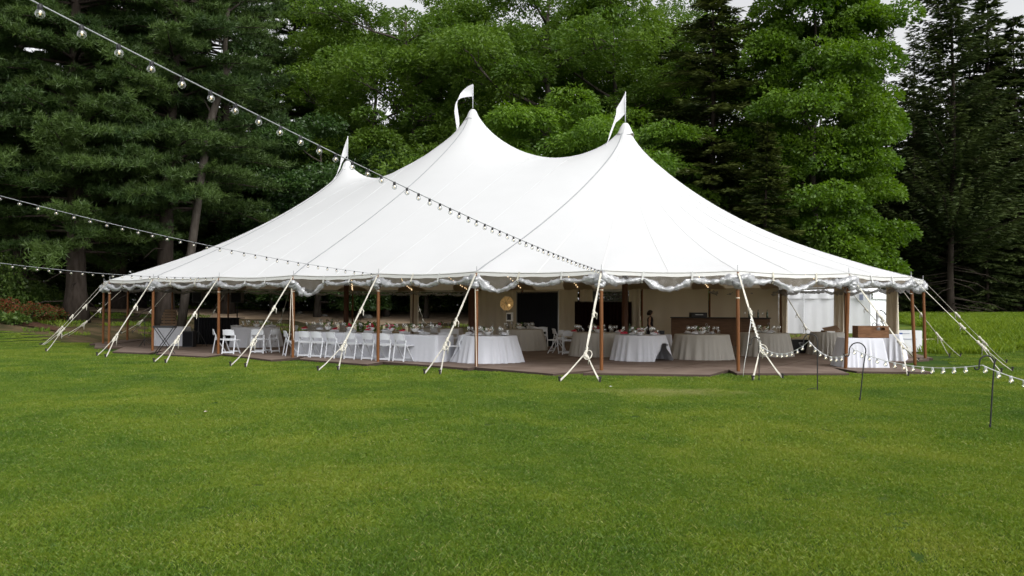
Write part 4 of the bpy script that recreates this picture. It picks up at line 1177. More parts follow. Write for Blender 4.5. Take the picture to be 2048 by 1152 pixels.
# person
def skin_figure():
    t = thing('person', 'woman with a dark bob and black sleeveless dress, standing before the beige wall', 'person', (0, 0, 0))
    me = bpy.data.meshes.new('body')
    vs_ = [(0, 0, .80), (0, 0, .92), (.005, 0, 1.06), (.0, 0, 1.20), (.012, 0, 1.28), (.02, 0, 1.335), (.03, 0, 1.40),          # pelvis..head 0-6
           (.035, 0, 1.44), (.03, 0, 1.47),
           (0, .07, .74), (.01, .075, .43), (-.02, .075, .07), (.07, .08, .03),       # left leg 9-12
           (0, -.07, .74), (.0, -.075, .43), (-.03, -.075, .07), (.06, -.08, .03),    # right leg 13-16
           (.0, .14, 1.18), (-.03, .175, .95), (.07, .17, .76), (.10, .165, .69),      # left arm 17-20
           (.0, -.14, 1.18), (-.02, -.175, .95), (.10, -.17, .78), (.14, -.16, .72)]   # right arm 21-24
    es = [(0, 1), (1, 2), (2, 3), (3, 4), (4, 5), (5, 6), (6, 7), (7, 8), (0, 9), (9, 10), (10, 11), (11, 12), (0, 13), (13, 14), (14, 15), (15, 16),
          (3, 17), (17, 18), (18, 19), (19, 20), (3, 21), (21, 22), (22, 23), (23, 24)]
    me.from_pydata(vs_, es, []); me.materials.append(SKIN)
    o = link('body', me, t)
    sk = o.modifiers.new('skin', 'SKIN')
    rs = [.125, .105, .095, .10, .045, .042, .075, .085, .05, .085, .052, .036, .03, .085, .052, .036, .03, .045, .036, .027, .026, .045, .036, .027, .026]
    for v, r in zip(me.skin_vertices[0].data, rs): v.radius = (r, r)
    me.skin_vertices[0].data[0].use_root = True
    sb = o.modifiers.new('sub', 'SUBSURF'); sb.levels = sb.render_levels = 2
    fc = MB()                                       # fingers and thumb, short bent chains from each palm
    for side, wr_ in ((1, Vector((.10, .165, .69))), (-1, Vector((.14, -.16, .72)))):
        for f in range(4):
            b0_ = wr_ + Vector((.016, (f - 1.5) * .013, -.02)); Lf = (.055, .065, .06, .048)[f]
            fc.tube([wr_, b0_, b0_ + Vector((.012, 0, -Lf * .5)), b0_ + Vector((.004, 0, -Lf))], [.010, .008, .007, .005], 6)
        fc.tube([wr_ + Vector((.0, 0, .01)), wr_ + Vector((.028, -side * .012, -.012)), wr_ + Vector((.034, -side * .01, -.045))], [.011, .009, .006], 6)
    fc.build('fingers', SKIN, t, True)
    fa = MB(); fa.tube([(.095, 0, 1.43), (.122, 0, 1.405), (.10, 0, 1.398)], [.008, .011, .007], 6); fa.tube([(.092, -.02, 1.375), (.102, 0, 1.373), (.092, .02, 1.375)], .006, 5)
    fa.build('nose_and_mouth', SKIN, t, True)
    ey = MB()
    for s in (-1, 1): ey.blob((.095, s * .03, 1.425), .009, None, 0, 8, 5)
    ey.build('eyes', HAIR, t, True)
    for s in (-1, 1): MB().blob((.01, s * .082, 1.41), (.016, .009, .026), None, 0, 8, 5).build('ear', SKIN, t, True)
    hr = MB(); rgh = random.Random(3)
    hr.blob((.0, 0, 1.44), (.105, .10, .095), rgh, .05, 14, 8)
    for k in range(12):
        a = math.pi * (.42 + 1.16 * k / 11); hr.tube([(.0 + .08 * math.cos(a), .085 * math.sin(a), 1.46), (-.005 + .095 * math.cos(a), .10 * math.sin(a), 1.39), (-.005 + .09 * math.cos(a), .095 * math.sin(a), 1.32)], [.03, .034, .018], 7)
    hr.build('hair', HAIR, t, True)
    dr_ = MB(); n = 22; rows = []
    for z, a, b in ((1.235, .075, .115), (1.21, .105, .125), (1.12, .118, .135), (1.02, .105, .122), (.93, .118, .135), (.82, .14, .155), (.62, .17, .18), (.45, .20, .21)):
        rows.append([Vector((a * math.cos(2 * math.pi * k / n) * (1 + (.06 * math.sin(k * 2.9) if z < .8 else 0)), b * math.sin(2 * math.pi * k / n) * (1 + (.05 * math.sin(k * 3.1) if z < .8 else 0)), z)) for k in range(n)])
    dr_.grid(rows, True)
    for s in (-1, 1): dr_.tube([(.09, s * .07, 1.2), (.04, s * .075, 1.275), (-.08, s * .07, 1.21)], .018, 6)
    dr_.build('dress', DRESS, t, True)
    sh = MB()
    for s in (-1, 1): sh.blob((.03, s * .077, .03), (.11, .042, .035), None, 0, 10, 6)
    sh.build('shoes', PLAST, t, True)
    return t
woman = skin_figure()
wp = at(1301, 650, 30.0); woman.location = (wp.x, wp.y, FZ); woman.rotation_euler = (0, 0, RAD(-14))
woman.scale = (.92, .92, (at(1301, 617, 30.0).z - FZ) / 1.535)

# fairy lights along the ceiling
FB = MB().blob((0, 0, 0), .022, None, 0, 6, 4).mesh('bulb', FAIRY, True)
whr = {-6: 'left of the far gathered wall', 18: 'above the lit umbrella lamp', 19 - 1e-4: 'by the second centre pole', 17: 'behind the third centre pole', 15: 'above the bar case', 13: 'at the far gathered wall on the right', -5: 'by the far dark pole on the left', 3: 'at the third front pole'}
for f, lab in whr.items():
    tt0, tt1 = (.62, .985) if f != 3 else (.90, .99)
    pts = [roofpt(f, tt0 + (tt1 - tt0) * k / 14, -.06 - .10 * math.sin(math.pi * k / 14)) for k in range(15)]
    b0_ = W(*pts[0]) if False else Vector(W(pts[0].x, pts[0].y, pts[0].z))
    s = thing('fairy_lights', f'warm fairy lights strung under the roof {lab}', 'string lights', b0_, 0, 'fairy lights under the tent roof')
    wpts = [W(p.x, p.y, p.z) - b0_ for p in pts]
    MB().tube(wpts, .004, 4, False).build('cable', ROPE, s)
    L = sum((wpts[k + 1] - wpts[k]).length for k in range(14)); n = int(L / .2)
    for k in range(n):
        a = (k + .5) / n * 14; i = min(13, int(a)); p = wpts[i] + (wpts[i + 1] - wpts[i]) * (a - i)
        link('bulb', FB, s, p + Vector((rnd.uniform(-.02, .02), rnd.uniform(-.02, .02), -.03)))

# ------------------------------------------------------------------ service tent and kit outside at the right
c1 = at(1742, 640, 36.2); c0 = c1 - 5.2 * Vector((.835, -.55, 0)); c0.z = c1.z = 0
sd_ = (c1 - c0).normalized(); sn = Vector((-sd_.y, sd_.x, 0)); SL = (c1 - c0).length
stn = thing('catering_tent', 'white walled catering tent standing behind the right end of the big tent', 'tent', c0, math.atan2(sd_.y, sd_.x))
zb = .25; SH = 2.05; SDp = 4.0
def wall_strip(p, q, z0, z1, n=24, amp=.010, nm='wall_panel', off=0.0):
    p, q = Vector(p), Vector(q); t = (q - p).normalized(); nn = Vector((t.y, -t.x, 0))
    P = [[p + (q - p) * (k / n) + nn * (off + amp * math.sin(k * 1.7) * (1 - .5 * zz_)) + Vector((0, 0, z0 + (z1 - z0) * zz_)) for k in range(n + 1)] for zz_ in (0, .3, .7, 1)]
    return MB().grid(P).build(nm, MARQUEE, stn, True)
half = SL * .47
wall_strip((0, 0, 0), (half, 0, 0), .05, SH); wall_strip((half, 0, 0), (SL, 0, 0), .05, SH); wall_strip((SL, 0, 0), (SL, SDp, 0), .05, SH); wall_strip((0, SDp, 0), (0, 0, 0), .05, SH)
for p, q in (((-.05, 0, 0), (SL + .05, 0, 0)), ((SL + .03, 0, 0), (SL + .03, SDp, 0))):
    wall_strip(p, q, SH - .12, SH + .18, 30, .05, 'valance', .06)
rf = MB(); 
apx = [(SL * .25, SDp / 2, SH + 1.0), (SL * .75, SDp / 2, SH + 1.0)]
for k in (0, 1):
    x0, x1 = SL * .5 * k, SL * .5 * (k + 1); cs = [(x0, 0, SH + .17), (x1, 0, SH + .17), (x1, SDp, SH + .17), (x0, SDp, SH + .17)]
    rf.add(cs + [apx[k]], [(0, 1, 4), (1, 2, 4), (2, 3, 4), (3, 0, 4)])
rf.build('roof', MARQUEE, stn)
for x in (0, half, SL):
    MB().tube([(x, -.09, 0), (x, -.09, SH + .1)], .02, 6).build('leg', WHITEP, stn)
MB().tube([(half - .02, -.11, .1), (half - .05, -.12, 1.9)], .006, 4).build('zip', SEAM, stn)
for a, b in (((-.2, -.3, 1.55), (.75, -1.2, .1)), ((half * .45, -.12, 1.6), (half * .75, -.9, .45))): MB().tube([a, b], .008, 4).build('guy_cord', SEAM, stn)
vn = MB(); vn.box((SL - .35, -.11, SH - .06), (.26, .03, .34)); vo = vn.build('window', WHITEP, stn)
MB().box((SL - .35, -.128, SH - .06), (.15, .012, .24)).build('pane', LINEG, vo)

ap = gp(1820, 698, .0) + Vector((0, .4, 0)); ap.z = gz(ap.x, ap.y)
ac = thing('portable_cooler_unit', 'white boxy cooling unit with a small blue badge on the grass', 'cooling unit', ap, -.06)
bw_ = .98
MB().box((0, 0, .40), (bw_, .6, .72)).build('cabinet', WHITEP, ac)
MB().box((-.25, -.304, .66), (.17, .012, .045)).build('badge', BLUE, ac)
MB().box((-.05, -.304, .66), (.24, .012, .016)).build('badge_line', LINEG, ac)
MB().box((-.05, -.304, .47), (.70, .014, .02)).build('slot', LINEG, ac)
MB().box((.40, -.304, .10), (.05, .014, .04)).build('latch', PLAST, ac)
for s in (-1, 1): MB().box((s * .4, 0, .02), (.08, .5, .04)).build('foot', PLAST, ac)
du = gp(1806, 706, 0) + Vector((0, .15, 0))
dt_ = thing('duct_hose', 'coiled white ribbed duct hose in front of the cooling unit', 'hose', du)
hp = []
for k in range(100):
    hp.append(Vector((-.28 + .58 * k / 99, 0, .16)))
dm = MB(); dm.tube(hp, [.15 + .014 * math.sin(k * 1.25) for k in range(100)], 14); dm.build('hose', DUCT, dt_, True)
tbp = gp(1878, 690, 0)
ptb = thing('timber_beam', 'pale timber beam lying at the edge of the tall meadow grass', 'beam', (tbp.x, tbp.y + .5, gz(tbp.x, tbp.y + .5)), -.04)
MB().box((0, 0, .12), (1.4, .10, .09)).build('beam', TIMBER, ptb)
for s in (-.5, .5): MB().box((s, 0, .037), (.12, .2, .074)).build('block', TIMBER, ptb)

# ------------------------------------------------------------------ vegetation builders
PINE = leaf_mat('white_pine_needles', (.028, .056, .015), (.076, .122, .028), .22)
SPRU = leaf_mat('spruce_needles', (.022, .036, .010), (.085, .105, .024), .12)
HEML = leaf_mat('hemlock_needles', (.026, .044, .015), (.075, .100, .030), .15)
OAKL = leaf_mat('oak_leaves', (.055, .110, .014), (.125, .200, .024), .35)
OAK2 = leaf_mat('ash_leaves', (.065, .135, .014), (.150, .250, .026), .38)
MAPL = leaf_mat('maple_leaves', (.048, .105, .010), (.118, .20, .020), .35)
DARKL = leaf_mat('dark_beech_leaves', (.018, .05, .010), (.05, .10, .018), .28, gloss=.04)  # dark green, slightly glossy leaf colour
SHRB = leaf_mat('shrub_leaves', (.038, .080, .016), (.095, .145, .028), .28)
AZAL = leaf_mat('azalea_flowers', (.10, .030, .014), (.19, .060, .024), .2, scale=1.6)
MASS = leaf_mat('far_wood_leaves', (.020, .038, .011), (.054, .085, .018), .15, scale=.12)
MEAD = leaf_mat('meadow_grass', (.095, .165, .012), (.20, .27, .024), .35, scale=.35)
TURF = leaf_mat('lawn_grass', (.030, .080, .008), (.095, .142, .018), .3, scale=.30, gloss=.02)
def turf_colours(m):
    t = m.node_tree; mx = [n for n in t.nodes if n.bl_idname == 'ShaderNodeMix'][0]
    ge = [n for n in t.nodes if n.bl_idname == 'ShaderNodeNewGeometry'][0]; at_ = [n for n in t.nodes if n.bl_idname == 'ShaderNodeAttribute'][0]
    def noise(sc_, d, off):
        mp = t.nodes.new('ShaderNodeMapping'); mp.inputs['Location'].default_value = off; mp.inputs['Scale'].default_value = (1, .8, 1)
        n = t.nodes.new('ShaderNodeTexNoise'); n.inputs['Scale'].default_value = sc_; n.inputs['Detail'].default_value = d; n.inputs['Roughness'].default_value = .6
        t.links.new(ge.outputs['Position'], mp.inputs[0]); t.links.new(mp.outputs[0], n.inputs['Vector']); return n.outputs[0]
    def math_(op, a, b_):
        k = t.nodes.new('ShaderNodeMath'); k.operation = op
        for i, q in enumerate((a, b_)):
            if isinstance(q, (int, float)): k.inputs[i].default_value = q
            else: t.links.new(q, k.inputs[i])
        return k.outputs[0]
    v = math_('ADD', math_('MULTIPLY', noise(.22, 3, (3, 7, 0)), .95), math_('MULTIPLY', noise(1.0, 4, (9, 2, 0)), .75))
    v = math_('ADD', v, math_('MULTIPLY', at_.outputs['Fac'], .34))
    v = math_('SUBTRACT', v, .50)
    rp = t.nodes.new('ShaderNodeValToRGB'); e = rp.color_ramp.elements
    e[0].position, e[0].color = .12, (.050, .105, .015, 1); e[1].position, e[1].color = .95, (.27, .275, .06, 1)
    for p_, c_ in ((.40, (.092, .166, .016)), (.62, (.160, .222, .022)), (.80, (.210, .252, .032))):
        k = e.new(p_); k.color = (*c_, 1)
    t.links.new(v, rp.inputs[0])
    vm = t.nodes.new('ShaderNodeVectorMath'); vm.operation = 'MULTIPLY_ADD'; vm.inputs[1].default_value = (.62, 1.35, 0); vm.inputs[2].default_value = (-2.8 * .62, -15.1 * 1.35, 0)
    t.links.new(ge.outputs['Position'], vm.inputs[0])
    ln = t.nodes.new('ShaderNodeVectorMath'); ln.operation = 'LENGTH'; t.links.new(vm.outputs[0], ln.inputs[0])
    worn = math_('SUBTRACT', math_('MULTIPLY', noise(2.2, 4, (1, 1, 0)), 2.0), ln.outputs['Value']); wc = t.nodes.new('ShaderNodeClamp'); t.links.new(worn, wc.inputs[0])
    gt = math_('GREATER_THAN', at_.outputs['Fac'], .86); gt = math_('MAXIMUM', math_('MULTIPLY', gt, .55), math_('MULTIPLY', wc.outputs[0], .7))
    sm = t.nodes.new('ShaderNodeMix'); sm.data_type = 'RGBA'; sm.inputs[7].default_value = (.34, .32, .13, 1)
    t.links.new(gt, sm.inputs[0]); t.links.new(rp.outputs[0], sm.inputs[6]); rp = sm; out_ = sm.outputs[2]
    for l in list(mx.outputs[2].links): t.links.new(out_, l.to_socket)
turf_colours(TURF)
rngs = lambda s: np.random.default_rng(s)
def unit(a): return a / (np.linalg.norm(a, axis=-1, keepdims=True) + 1e-9)

def leaf_clump(c, r, n, L, rg, droop=.35, flat=.62):
    d = unit(rg.normal(size=(n, 3))); d[:, 2] = np.abs(d[:, 2]) * 1.15 - .35; d = unit(d)
    P = c + d * (r * rg.uniform(.55, 1.05, n) ** .5)[:, None] * np.array([1, 1, flat])
    D = d * np.array([1, 1, .35]) + rg.normal(size=(n, 3)) * .45 + np.array([0, 0, -droop])
    return P, D, L * rg.uniform(.7, 1.25, n)

def broadleaf(seed, H, R, base, nclump, nleaf, L, mat_, trunk_r, lean=(0, 0), bark=GBARK, droop=.35, wr=.55, name='broadleaf_tree', label='', cat='tree', group=None, crad=(.7, 1.5), limbs=13, egg=.55):
    rg = rngs(seed)
    t = thing(name, label, cat, (0, 0, 0), 0, group)
    tb_ = MB()
    tp = [Vector((lean[0] * (z / H) ** 1.3 + .15 * math.sin(z * .5 + seed), lean[1] * (z / H) + .12 * math.cos(z * .43 + seed), z)) for z in np.linspace(0, H * .88, 12)]
    tb_.tube(tp, [trunk_r * (1.35 if k == 0 else 1) * (1 - .82 * k / 11) for k in range(12)], 9)
    ctr = []
    for k in range(limbs):
        f = .25 + .62 * (k + .5) / limbs
        z = base * .75 + (H * .86 - base * .75) * (k + rg.uniform(0, 1)) / limbs
        i = min(10, int(z / (H * .88) * 11)); a = k * 2.4 + rg.uniform(-.4, .4)
        p = tp[i]; zz_ = (z - base * .75) / (H - base * .75)
        prof = (math.sin(math.pi * min(1, (zz_ * .82 + .18))) ** egg)
        Lb = R * prof * rg.uniform(.75, 1.05)
        el = rg.uniform(.15, .65); pts = [Vector(p)]
        for q in range(1, 6):
            s = q / 5; pts.append(Vector(p) + Vector((math.cos(a + .25 * s), math.sin(a + .25 * s), 0)) * Lb * s + Vector((0, 0, Lb * (el * s - .25 * s * s) + .1 * rg.normal())))
        r0 = trunk_r * .42 * (1 - .5 * zz_)
        tb_.tube(pts, [r0 * (1 - .85 * q / 5) for q in range(6)], 6)
        for q in (2, 3, 4, 5):
            for e in range(2):
                b_ = a + rg.uniform(-1.3, 1.3); ln = Lb * rg.uniform(.2, .45); s0 = pts[q]
                e1 = s0 + Vector((math.cos(b_), math.sin(b_), rg.uniform(-.1, .6))) * ln
                tb_.tube([s0, (s0 + e1) / 2 + Vector((0, 0, .1 * ln)), e1], [r0 * .35, r0 * .22, r0 * .08], 4, cap=False)
                ctr.append(np.array(e1))
    ctr = np.array(ctr)
    while len(ctr) < nclump:                        # further clumps spread through the crown shell
        z = base + (H - base) * rg.uniform(0, 1); zz_ = (z - base) / (H - base); prof = math.sin(math.pi * min(1, zz_ * .82 + .18)) ** egg
        a = rg.uniform(0, 6.283); r = R * prof * math.sqrt(rg.uniform(.25, 1)); ctr = np.vstack([ctr, [lean[0] * zz_ + r * math.cos(a), lean[1] * zz_ + r * math.sin(a), z]])
    ctr = ctr[:max(nclump, 1)] if len(ctr) > nclump * 1.3 else ctr
    Ps, Ds, Ls, Ts = [], [], [], []
    for c in ctr:
        r = rg.uniform(*crad); n = int(nleaf * (r / crad[1]) ** 2) + 8
        P, D, l = leaf_clump(c, r, n, L, rg, droop); Ps.append(P); Ds.append(D); Ls.append(l); Ts.append(np.clip(rg.uniform(.2, .8) + rg.normal(size=n) * .14, 0, 1))
    P, D, Lx, Tn = np.vstack(Ps), np.vstack(Ds), np.hstack(Ls), np.hstack(Ts)
    link('crown', np_mesh('crown', rhombi(P, D, Lx, wr, rg), 4, mat_, Tn), t)
    tb_.build('trunk', bark, t, True)
    return t

def conifer(seed, H, R, base, mat_, trunk_r, dz=.42, nb=7, up=.05, droop=.25, tw=.20, twl=.62, tww=.19, dens=1.0, sparse=0.0, name='spruce_tree', label='', bark=BARK, dead=0, group=None, pw=.85, fill=6):
    rg = rngs(seed); t = thing(name, label, 'tree', (0, 0, 0), 0, group); tb_ = MB()
    tb_.tube([(.08 * math.sin(z * .3 + seed), .08 * math.cos(z * .33), z) for z in np.linspace(0, H, 10)], [trunk_r * (1.3 if k == 0 else 1) * (1 - .94 * k / 9) for k in range(10)], 8)
    P_, D_, L_, T_ = [], [], [], []
    z = base
    while z < H - .1:
        f = (z - base) / (H - base)
        for k in range(nb):
            if rg.uniform() < sparse: continue
            a = rg.uniform(0, 6.283); Lb = max(.25, R * (1 - f) ** pw * rg.uniform(.7, 1.12)); zz_ = z + rg.uniform(-.25, .25)
            n = max(3, int(Lb / tw)); ca, sa = math.cos(a), math.sin(a); tint = rg.uniform(.15, .85)
            ss = np.linspace(.12, 1, n)
            cx = ss * Lb; cz = zz_ + Lb * (up * ss - droop * ss * ss + .12 * ss ** 4)
            if Lb > .8: tb_.tube([(ca * q * Lb, sa * q * Lb, zz_ + Lb * (up * q - droop * q * q + .12 * q ** 4)) for q in (0, .35, .7, 1)], [trunk_r * .09, trunk_r * .07, trunk_r * .04, .006], 3, cap=False)
            for side in (-1, 1):
                for m in range(fill):
                    off = rg.uniform(.0, .85, n) * twl * (1 - .55 * ss) * Lb ** .3; th = a + side * rg.uniform(.5, 1.15, n)
                    px = ca * cx + np.cos(th) * off * .6; py = sa * cx + np.sin(th) * off * .6; pz = cz - off * rg.uniform(.05, .35, n)
                    ln = twl * (1 - .35 * ss) * rg.uniform(.5, 1.1, n) * .75
                    P_.append(np.stack([px, py, pz], 1)); D_.append(np.stack([np.cos(th), np.sin(th), rg.uniform(-.35, .12, n)], 1)); L_.append(ln); T_.append(np.clip(tint + .35 * (ss - .5) + rg.normal(size=n) * .12, 0, 1))
            P_.append(np.array([[ca * Lb * .92, sa * Lb * .92, cz[-1]]])); D_.append(np.array([[ca, sa, .1]])); L_.append(np.array([twl * .8])); T_.append(np.array([min(1, tint + .2)]))
        z += dz * rg.uniform(.8, 1.2)
    for k in range(dead):
        zz_ = rg.uniform(.08, 1) * base; a = rg.uniform(0, 6.283); Lb = R * rg.uniform(.3, .7)
        tb_.tube([(0, 0, zz_), (math.cos(a) * Lb * .6, math.sin(a) * Lb * .6, zz_ - .1 * Lb), (math.cos(a) * Lb, math.sin(a) * Lb, zz_ - .3 * Lb)], [.03, .02, .006], 4, cap=False)
    P, D, Lx, Tn = np.vstack(P_), np.vstack(D_), np.hstack(L_), np.hstack(T_)
    link('crown', np_mesh('crown', rhombi(P, D, Lx, tww / twl, rg, flat=.45), 4, mat_, Tn), t)
    tb_.build('trunk', bark, t, True)
    return t

def white_pine(seed, H, R, base, trunk_r, lean=(0, 0), ntuft=1.55, label='', dead=8, group=None, nlen=.30, dz=.62):
    rg = rngs(seed); t = thing('white_pine', label, 'tree', (0, 0, 0), 0, group); tb_ = MB()
    tc_ = lambda z: Vector((lean[0] * (z / H) + .12 * math.sin(z * .25 + seed), lean[1] * z / H + .1 * math.cos(z * .3 + seed), z))
    tb_.tube([tc_(z) for z in np.linspace(0, H, 16)], [trunk_r * (1.45 if k == 0 else 1.05 if k == 1 else 1) * (1 - .9 * k / 15) for k in range(16)], 12)
    P_, D_, L_, T_ = [], [], [], []
    z = base
    while z < H - .3:
        f = (z - base) / (H - base)
        for k in range(int(rg.integers(5, 8))):
            a = rg.uniform(0, 6.283); Lb = R * (1 - .75 * f ** 1.5) * rg.uniform(.55, 1.1); zz_ = z + rg.uniform(-.3, .3); el = rg.uniform(.02, .35)
            o = tc_(zz_); ca, sa = math.cos(a), math.sin(a); crv = rg.uniform(.05, .3)
            bp_ = lambda s: np.array([o.x + ca * Lb * s, o.y + sa * Lb * s, zz_ + Lb * (el * s - crv * s * s)])
            tb_.tube([Vector(bp_(q)) for q in (0, .3, .6, 1)], [trunk_r * .2, trunk_r * .15, trunk_r * .09, .012], 4, cap=False)
            tint = rg.uniform(.1, .8)
            for s in np.arange(.30, 1.02, .075):
                for e in (-1, 1):
                    b_ = a + e * rg.uniform(.35, 1.1); ln = Lb * .30 * (1.15 - s * .7) * rg.uniform(.6, 1.2)
                    s0 = bp_(s); dirn = np.array([math.cos(b_), math.sin(b_), rg.uniform(.02, .30)])
                    m = max(3, int(ln / .15 * ntuft)); tt = np.linspace(.15, 1, m)[:, None]
                    C = s0 + dirn * ln * tt + rg.normal(size=(m, 3)) * np.array([.09, .09, .05])
                    for c in C:
                        nn = 11; d = unit(rg.normal(size=(nn, 3)) * .75 + dirn * .6 + np.array([0, 0, .45]))
                        P_.append(np.repeat(c[None], nn, 0)); D_.append(d); L_.append(nlen * rg.uniform(.75, 1.2, nn)); T_.append(np.full(nn, np.clip(tint + rg.normal() * .12, 0, 1)))
        z += dz * rg.uniform(.75, 1.25)
    for k in range(dead):
        zz_ = rg.uniform(.15, 1) * base; a = rg.uniform(0, 6.283); Lb = R * rg.uniform(.2, .6); o = tc_(zz_)
        tb_.tube([o, o + Vector((math.cos(a) * Lb * .5, math.sin(a) * Lb * .5, -.05)), o + Vector((math.cos(a) * Lb, math.sin(a) * Lb, -.25 * Lb))], [.05, .03, .008], 4, cap=False)
    P, D, Lx, Tn = np.vstack(P_), np.vstack(D_), np.hstack(L_), np.hstack(T_)
    D = unit(D); Q = unit(np.cross(D, rg.normal(size=D.shape))); wv = .045
    V = np.empty((len(P), 3, 3)); V[:, 0] = P + Q * wv * .5; V[:, 1] = P - Q * wv * .5; V[:, 2] = P + D * Lx[:, None]
    link('crown', np_mesh('crown', V.reshape(-1, 3), 3, PINE, Tn), t)
    tb_.build('trunk', BARK, t, True)
    return t

def shrub(seed, R, H, n, L, mat_, label, name='shrub', group=None, cat='shrub', mat2=None, nfl=0, nst=7):
    rg = rngs(seed); t = thing(name, label, cat, (0, 0, 0), 0, group)
    st = MB()
    for k in range(nst):
        a = rg.uniform(0, 6.283); r = R * rg.uniform(.2, .7); st.tube([(0, 0, 0), (r * .5 * math.cos(a), r * .5 * math.sin(a), H * .45), (r * math.cos(a), r * math.sin(a), H * .8)], [.025, .016, .006], 4, cap=False)
    cs = []
    for k in range(int(12 + R * 10)):
        a, q = rg.uniform(0, 6.283), math.sqrt(rg.uniform(0, 1)); cs.append((R * .8 * q * math.cos(a), R * .8 * q * math.sin(a), H * rg.uniform(.2, .85) * (1 - .4 * q * q)))
    Ps, Ds, Ls, Ts = [], [], [], []
    for c in cs:
        m = n // len(cs); P, D, l = leaf_clump(np.array(c), R * .33, m, L, rg, .15, .8); Ps.append(P); Ds.append(D); Ls.append(l); Ts.append(np.clip(rg.uniform(.2, .8) + rg.normal(size=m) * .15, 0, 1))
    P, D, l, tn_ = np.vstack(Ps), np.vstack(Ds), np.hstack(Ls), np.hstack(Ts)
    P[:, 2] = np.maximum(P[:, 2], .03)
    link('foliage', np_mesh('foliage', rhombi(P, D, l, .55, rg), 4, mat_, tn_), t)
    if mat2:
        k = rg.choice(len(P), nfl); Pf = P[k] + unit(D[k]) * .03; Pf[:, 2] += .05
        link('flowers', np_mesh('flowers', rhombi(Pf, rg.normal(size=Pf.shape) + np.array([0, 0, .4]), np.full(nfl, .085), .8, rg), 4, mat2, rg.uniform(0, 1, nfl)), t)
    st.build('stems', BARK, t)
    return t

def place(o, px, Y, rz=0.0, s=1.0):
    p = at(px, 600, Y); o.location = (p.x, p.y, gz(p.x, Y) - .05); o.rotation_euler = (0, 0, rz); o.scale = (s,) * 3 if not isinstance(s, tuple) else s
    return o
def plant(src, px, Y, rz, s, label):
    c = dup(src, (0, 0, 0), rz, label); return place(c, px, Y, rz, s)
GT = 'trees round the lawn'
# pines on the left
pA = white_pine(1, 25, 5.6, 3.6, .46, label='big pine with the thick straight trunk at the far left of the tent', group=GT); place(pA, 147, 40)
pB = white_pine(2, 27, 5.8, 5.8, .42, (1.0, 0), label='tall pine whose trunk rises behind the left corner of the tent', group=GT); place(pB, 325, 42)
plant(pB, 452, 50, 2.1, .95, 'dark pine behind the crooked trunk, left of the first tent peak')
plant(pA, 36, 47, 1.2, .95, 'pine with a thin trunk above the red azaleas')
plant(pB, -90, 39, 4.0, 1.0, 'pine at the left picture edge reaching in with low boughs')
plant(pA, 240, 52, 3.3, 1.05, 'pine standing in deep shade between the two thick left trunks')
plant(pB, 560, 60, .6, .92, 'pine with open crown and sky behind it, left of the oaks')
plant(pA, -190, 50, 2.6, 1.05, 'pine beyond the left edge of the picture')
plant(pA, 660, 66, 5.1, .98, 'far pine showing above the dark leafy trees')
# crooked bare trunk
ck = thing('crooked_tree', 'slender crooked tree with pale bark leaning before the dark pines', 'tree', (0, 0, 0), 0, GT)
kp = [(362, 660), (385, 480), (402, 345), (412, 290), (421, 236), (436, 190), (447, 156), (445, 97), (450, 30), (452, -60)]
base_ = at(kp[0][0], 640, 41); base_.z = 0
pts = [at(x, y, 41 + .12 * k) for k, (x, y) in enumerate(kp)]; pts[0].z = .3
ck.location = (pts[0].x, pts[0].y, 0)
tb_ = MB(); tb_.tube([p - ck.location for p in pts], [.22, .20, .19, .19, .19, .15, .13, .12, .10, .06], 9)
for i, dx, dz_ in ((4, -.9, 1.3), (6, .9, 1.2), (7, -1.4, 1.6), (8, 1.5, 1.0), (5, -.5, .3)):
    p = pts[i] - ck.location; tb_.tube([p, p + Vector((dx * .5, .1, dz_ * .6)), p + Vector((dx, .3, dz_))], [.06, .04, .012], 5, cap=False)
tb_.build('trunk', GBARK, ck, True)
rg_ = rngs(77); Ps, Ds, Ls = [], [], []
for i, dx, dz_ in ((7, -1.4, 1.6), (8, 1.5, 1.0), (9, .2, .5), (6, .9, 1.2)):
    P, D, l = leaf_clump(np.array(pts[i] - ck.location) + np.array([dx, .3, dz_]), .8, 160, .14, rg_); Ps.append(P); Ds.append(D); Ls.append(l)
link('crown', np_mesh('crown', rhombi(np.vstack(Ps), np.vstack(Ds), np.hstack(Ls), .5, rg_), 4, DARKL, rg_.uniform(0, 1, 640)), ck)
# dark beeches left of centre
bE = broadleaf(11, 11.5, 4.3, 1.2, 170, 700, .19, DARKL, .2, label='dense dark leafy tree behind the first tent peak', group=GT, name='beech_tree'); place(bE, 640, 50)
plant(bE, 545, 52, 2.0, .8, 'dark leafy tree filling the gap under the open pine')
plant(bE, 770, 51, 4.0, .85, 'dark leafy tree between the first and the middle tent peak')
# oaks
oA = broadleaf(21, 23, 8.2, 6.0, 190, 850, .235, OAKL, .42, (.5, 0), label='large spreading oak with a forked grey trunk above the middle of the tent', group=GT, name='oak_tree', crad=(.9, 1.9), limbs=16, wr=.42); place(oA, 1085, 54)
oB = broadleaf(22, 22, 7.0, 7.0, 160, 850, .235, OAKL, .34, (-1.5, 0), label='oak with slanting limbs above the left half of the tent', group=GT, name='oak_tree', crad=(.9, 1.8), limbs=14, wr=.42); place(oB, 845, 55)
plant(oA, 960, 64, 2.4, .98, 'oak standing farther back between the two front oaks')
plant(oB, 1240, 57, 1.0, 1.0, 'oak right of the forked grey trunk, reaching toward the spruce')
plant(oB, 720, 58, 3.6, .92, 'oak at the left end of the bright leafy trees')
plant(oB, 815, 67, 2.7, 1.12, 'far oak showing over the left half of the bright leafy trees')
plant(oA, 1345, 63, 4.9, 1.02, 'far oak between the bright leafy trees and the tall spruce')
plant(oA, 1180, 68, 1.6, 1.05, 'far oak behind the forked grey trunk')
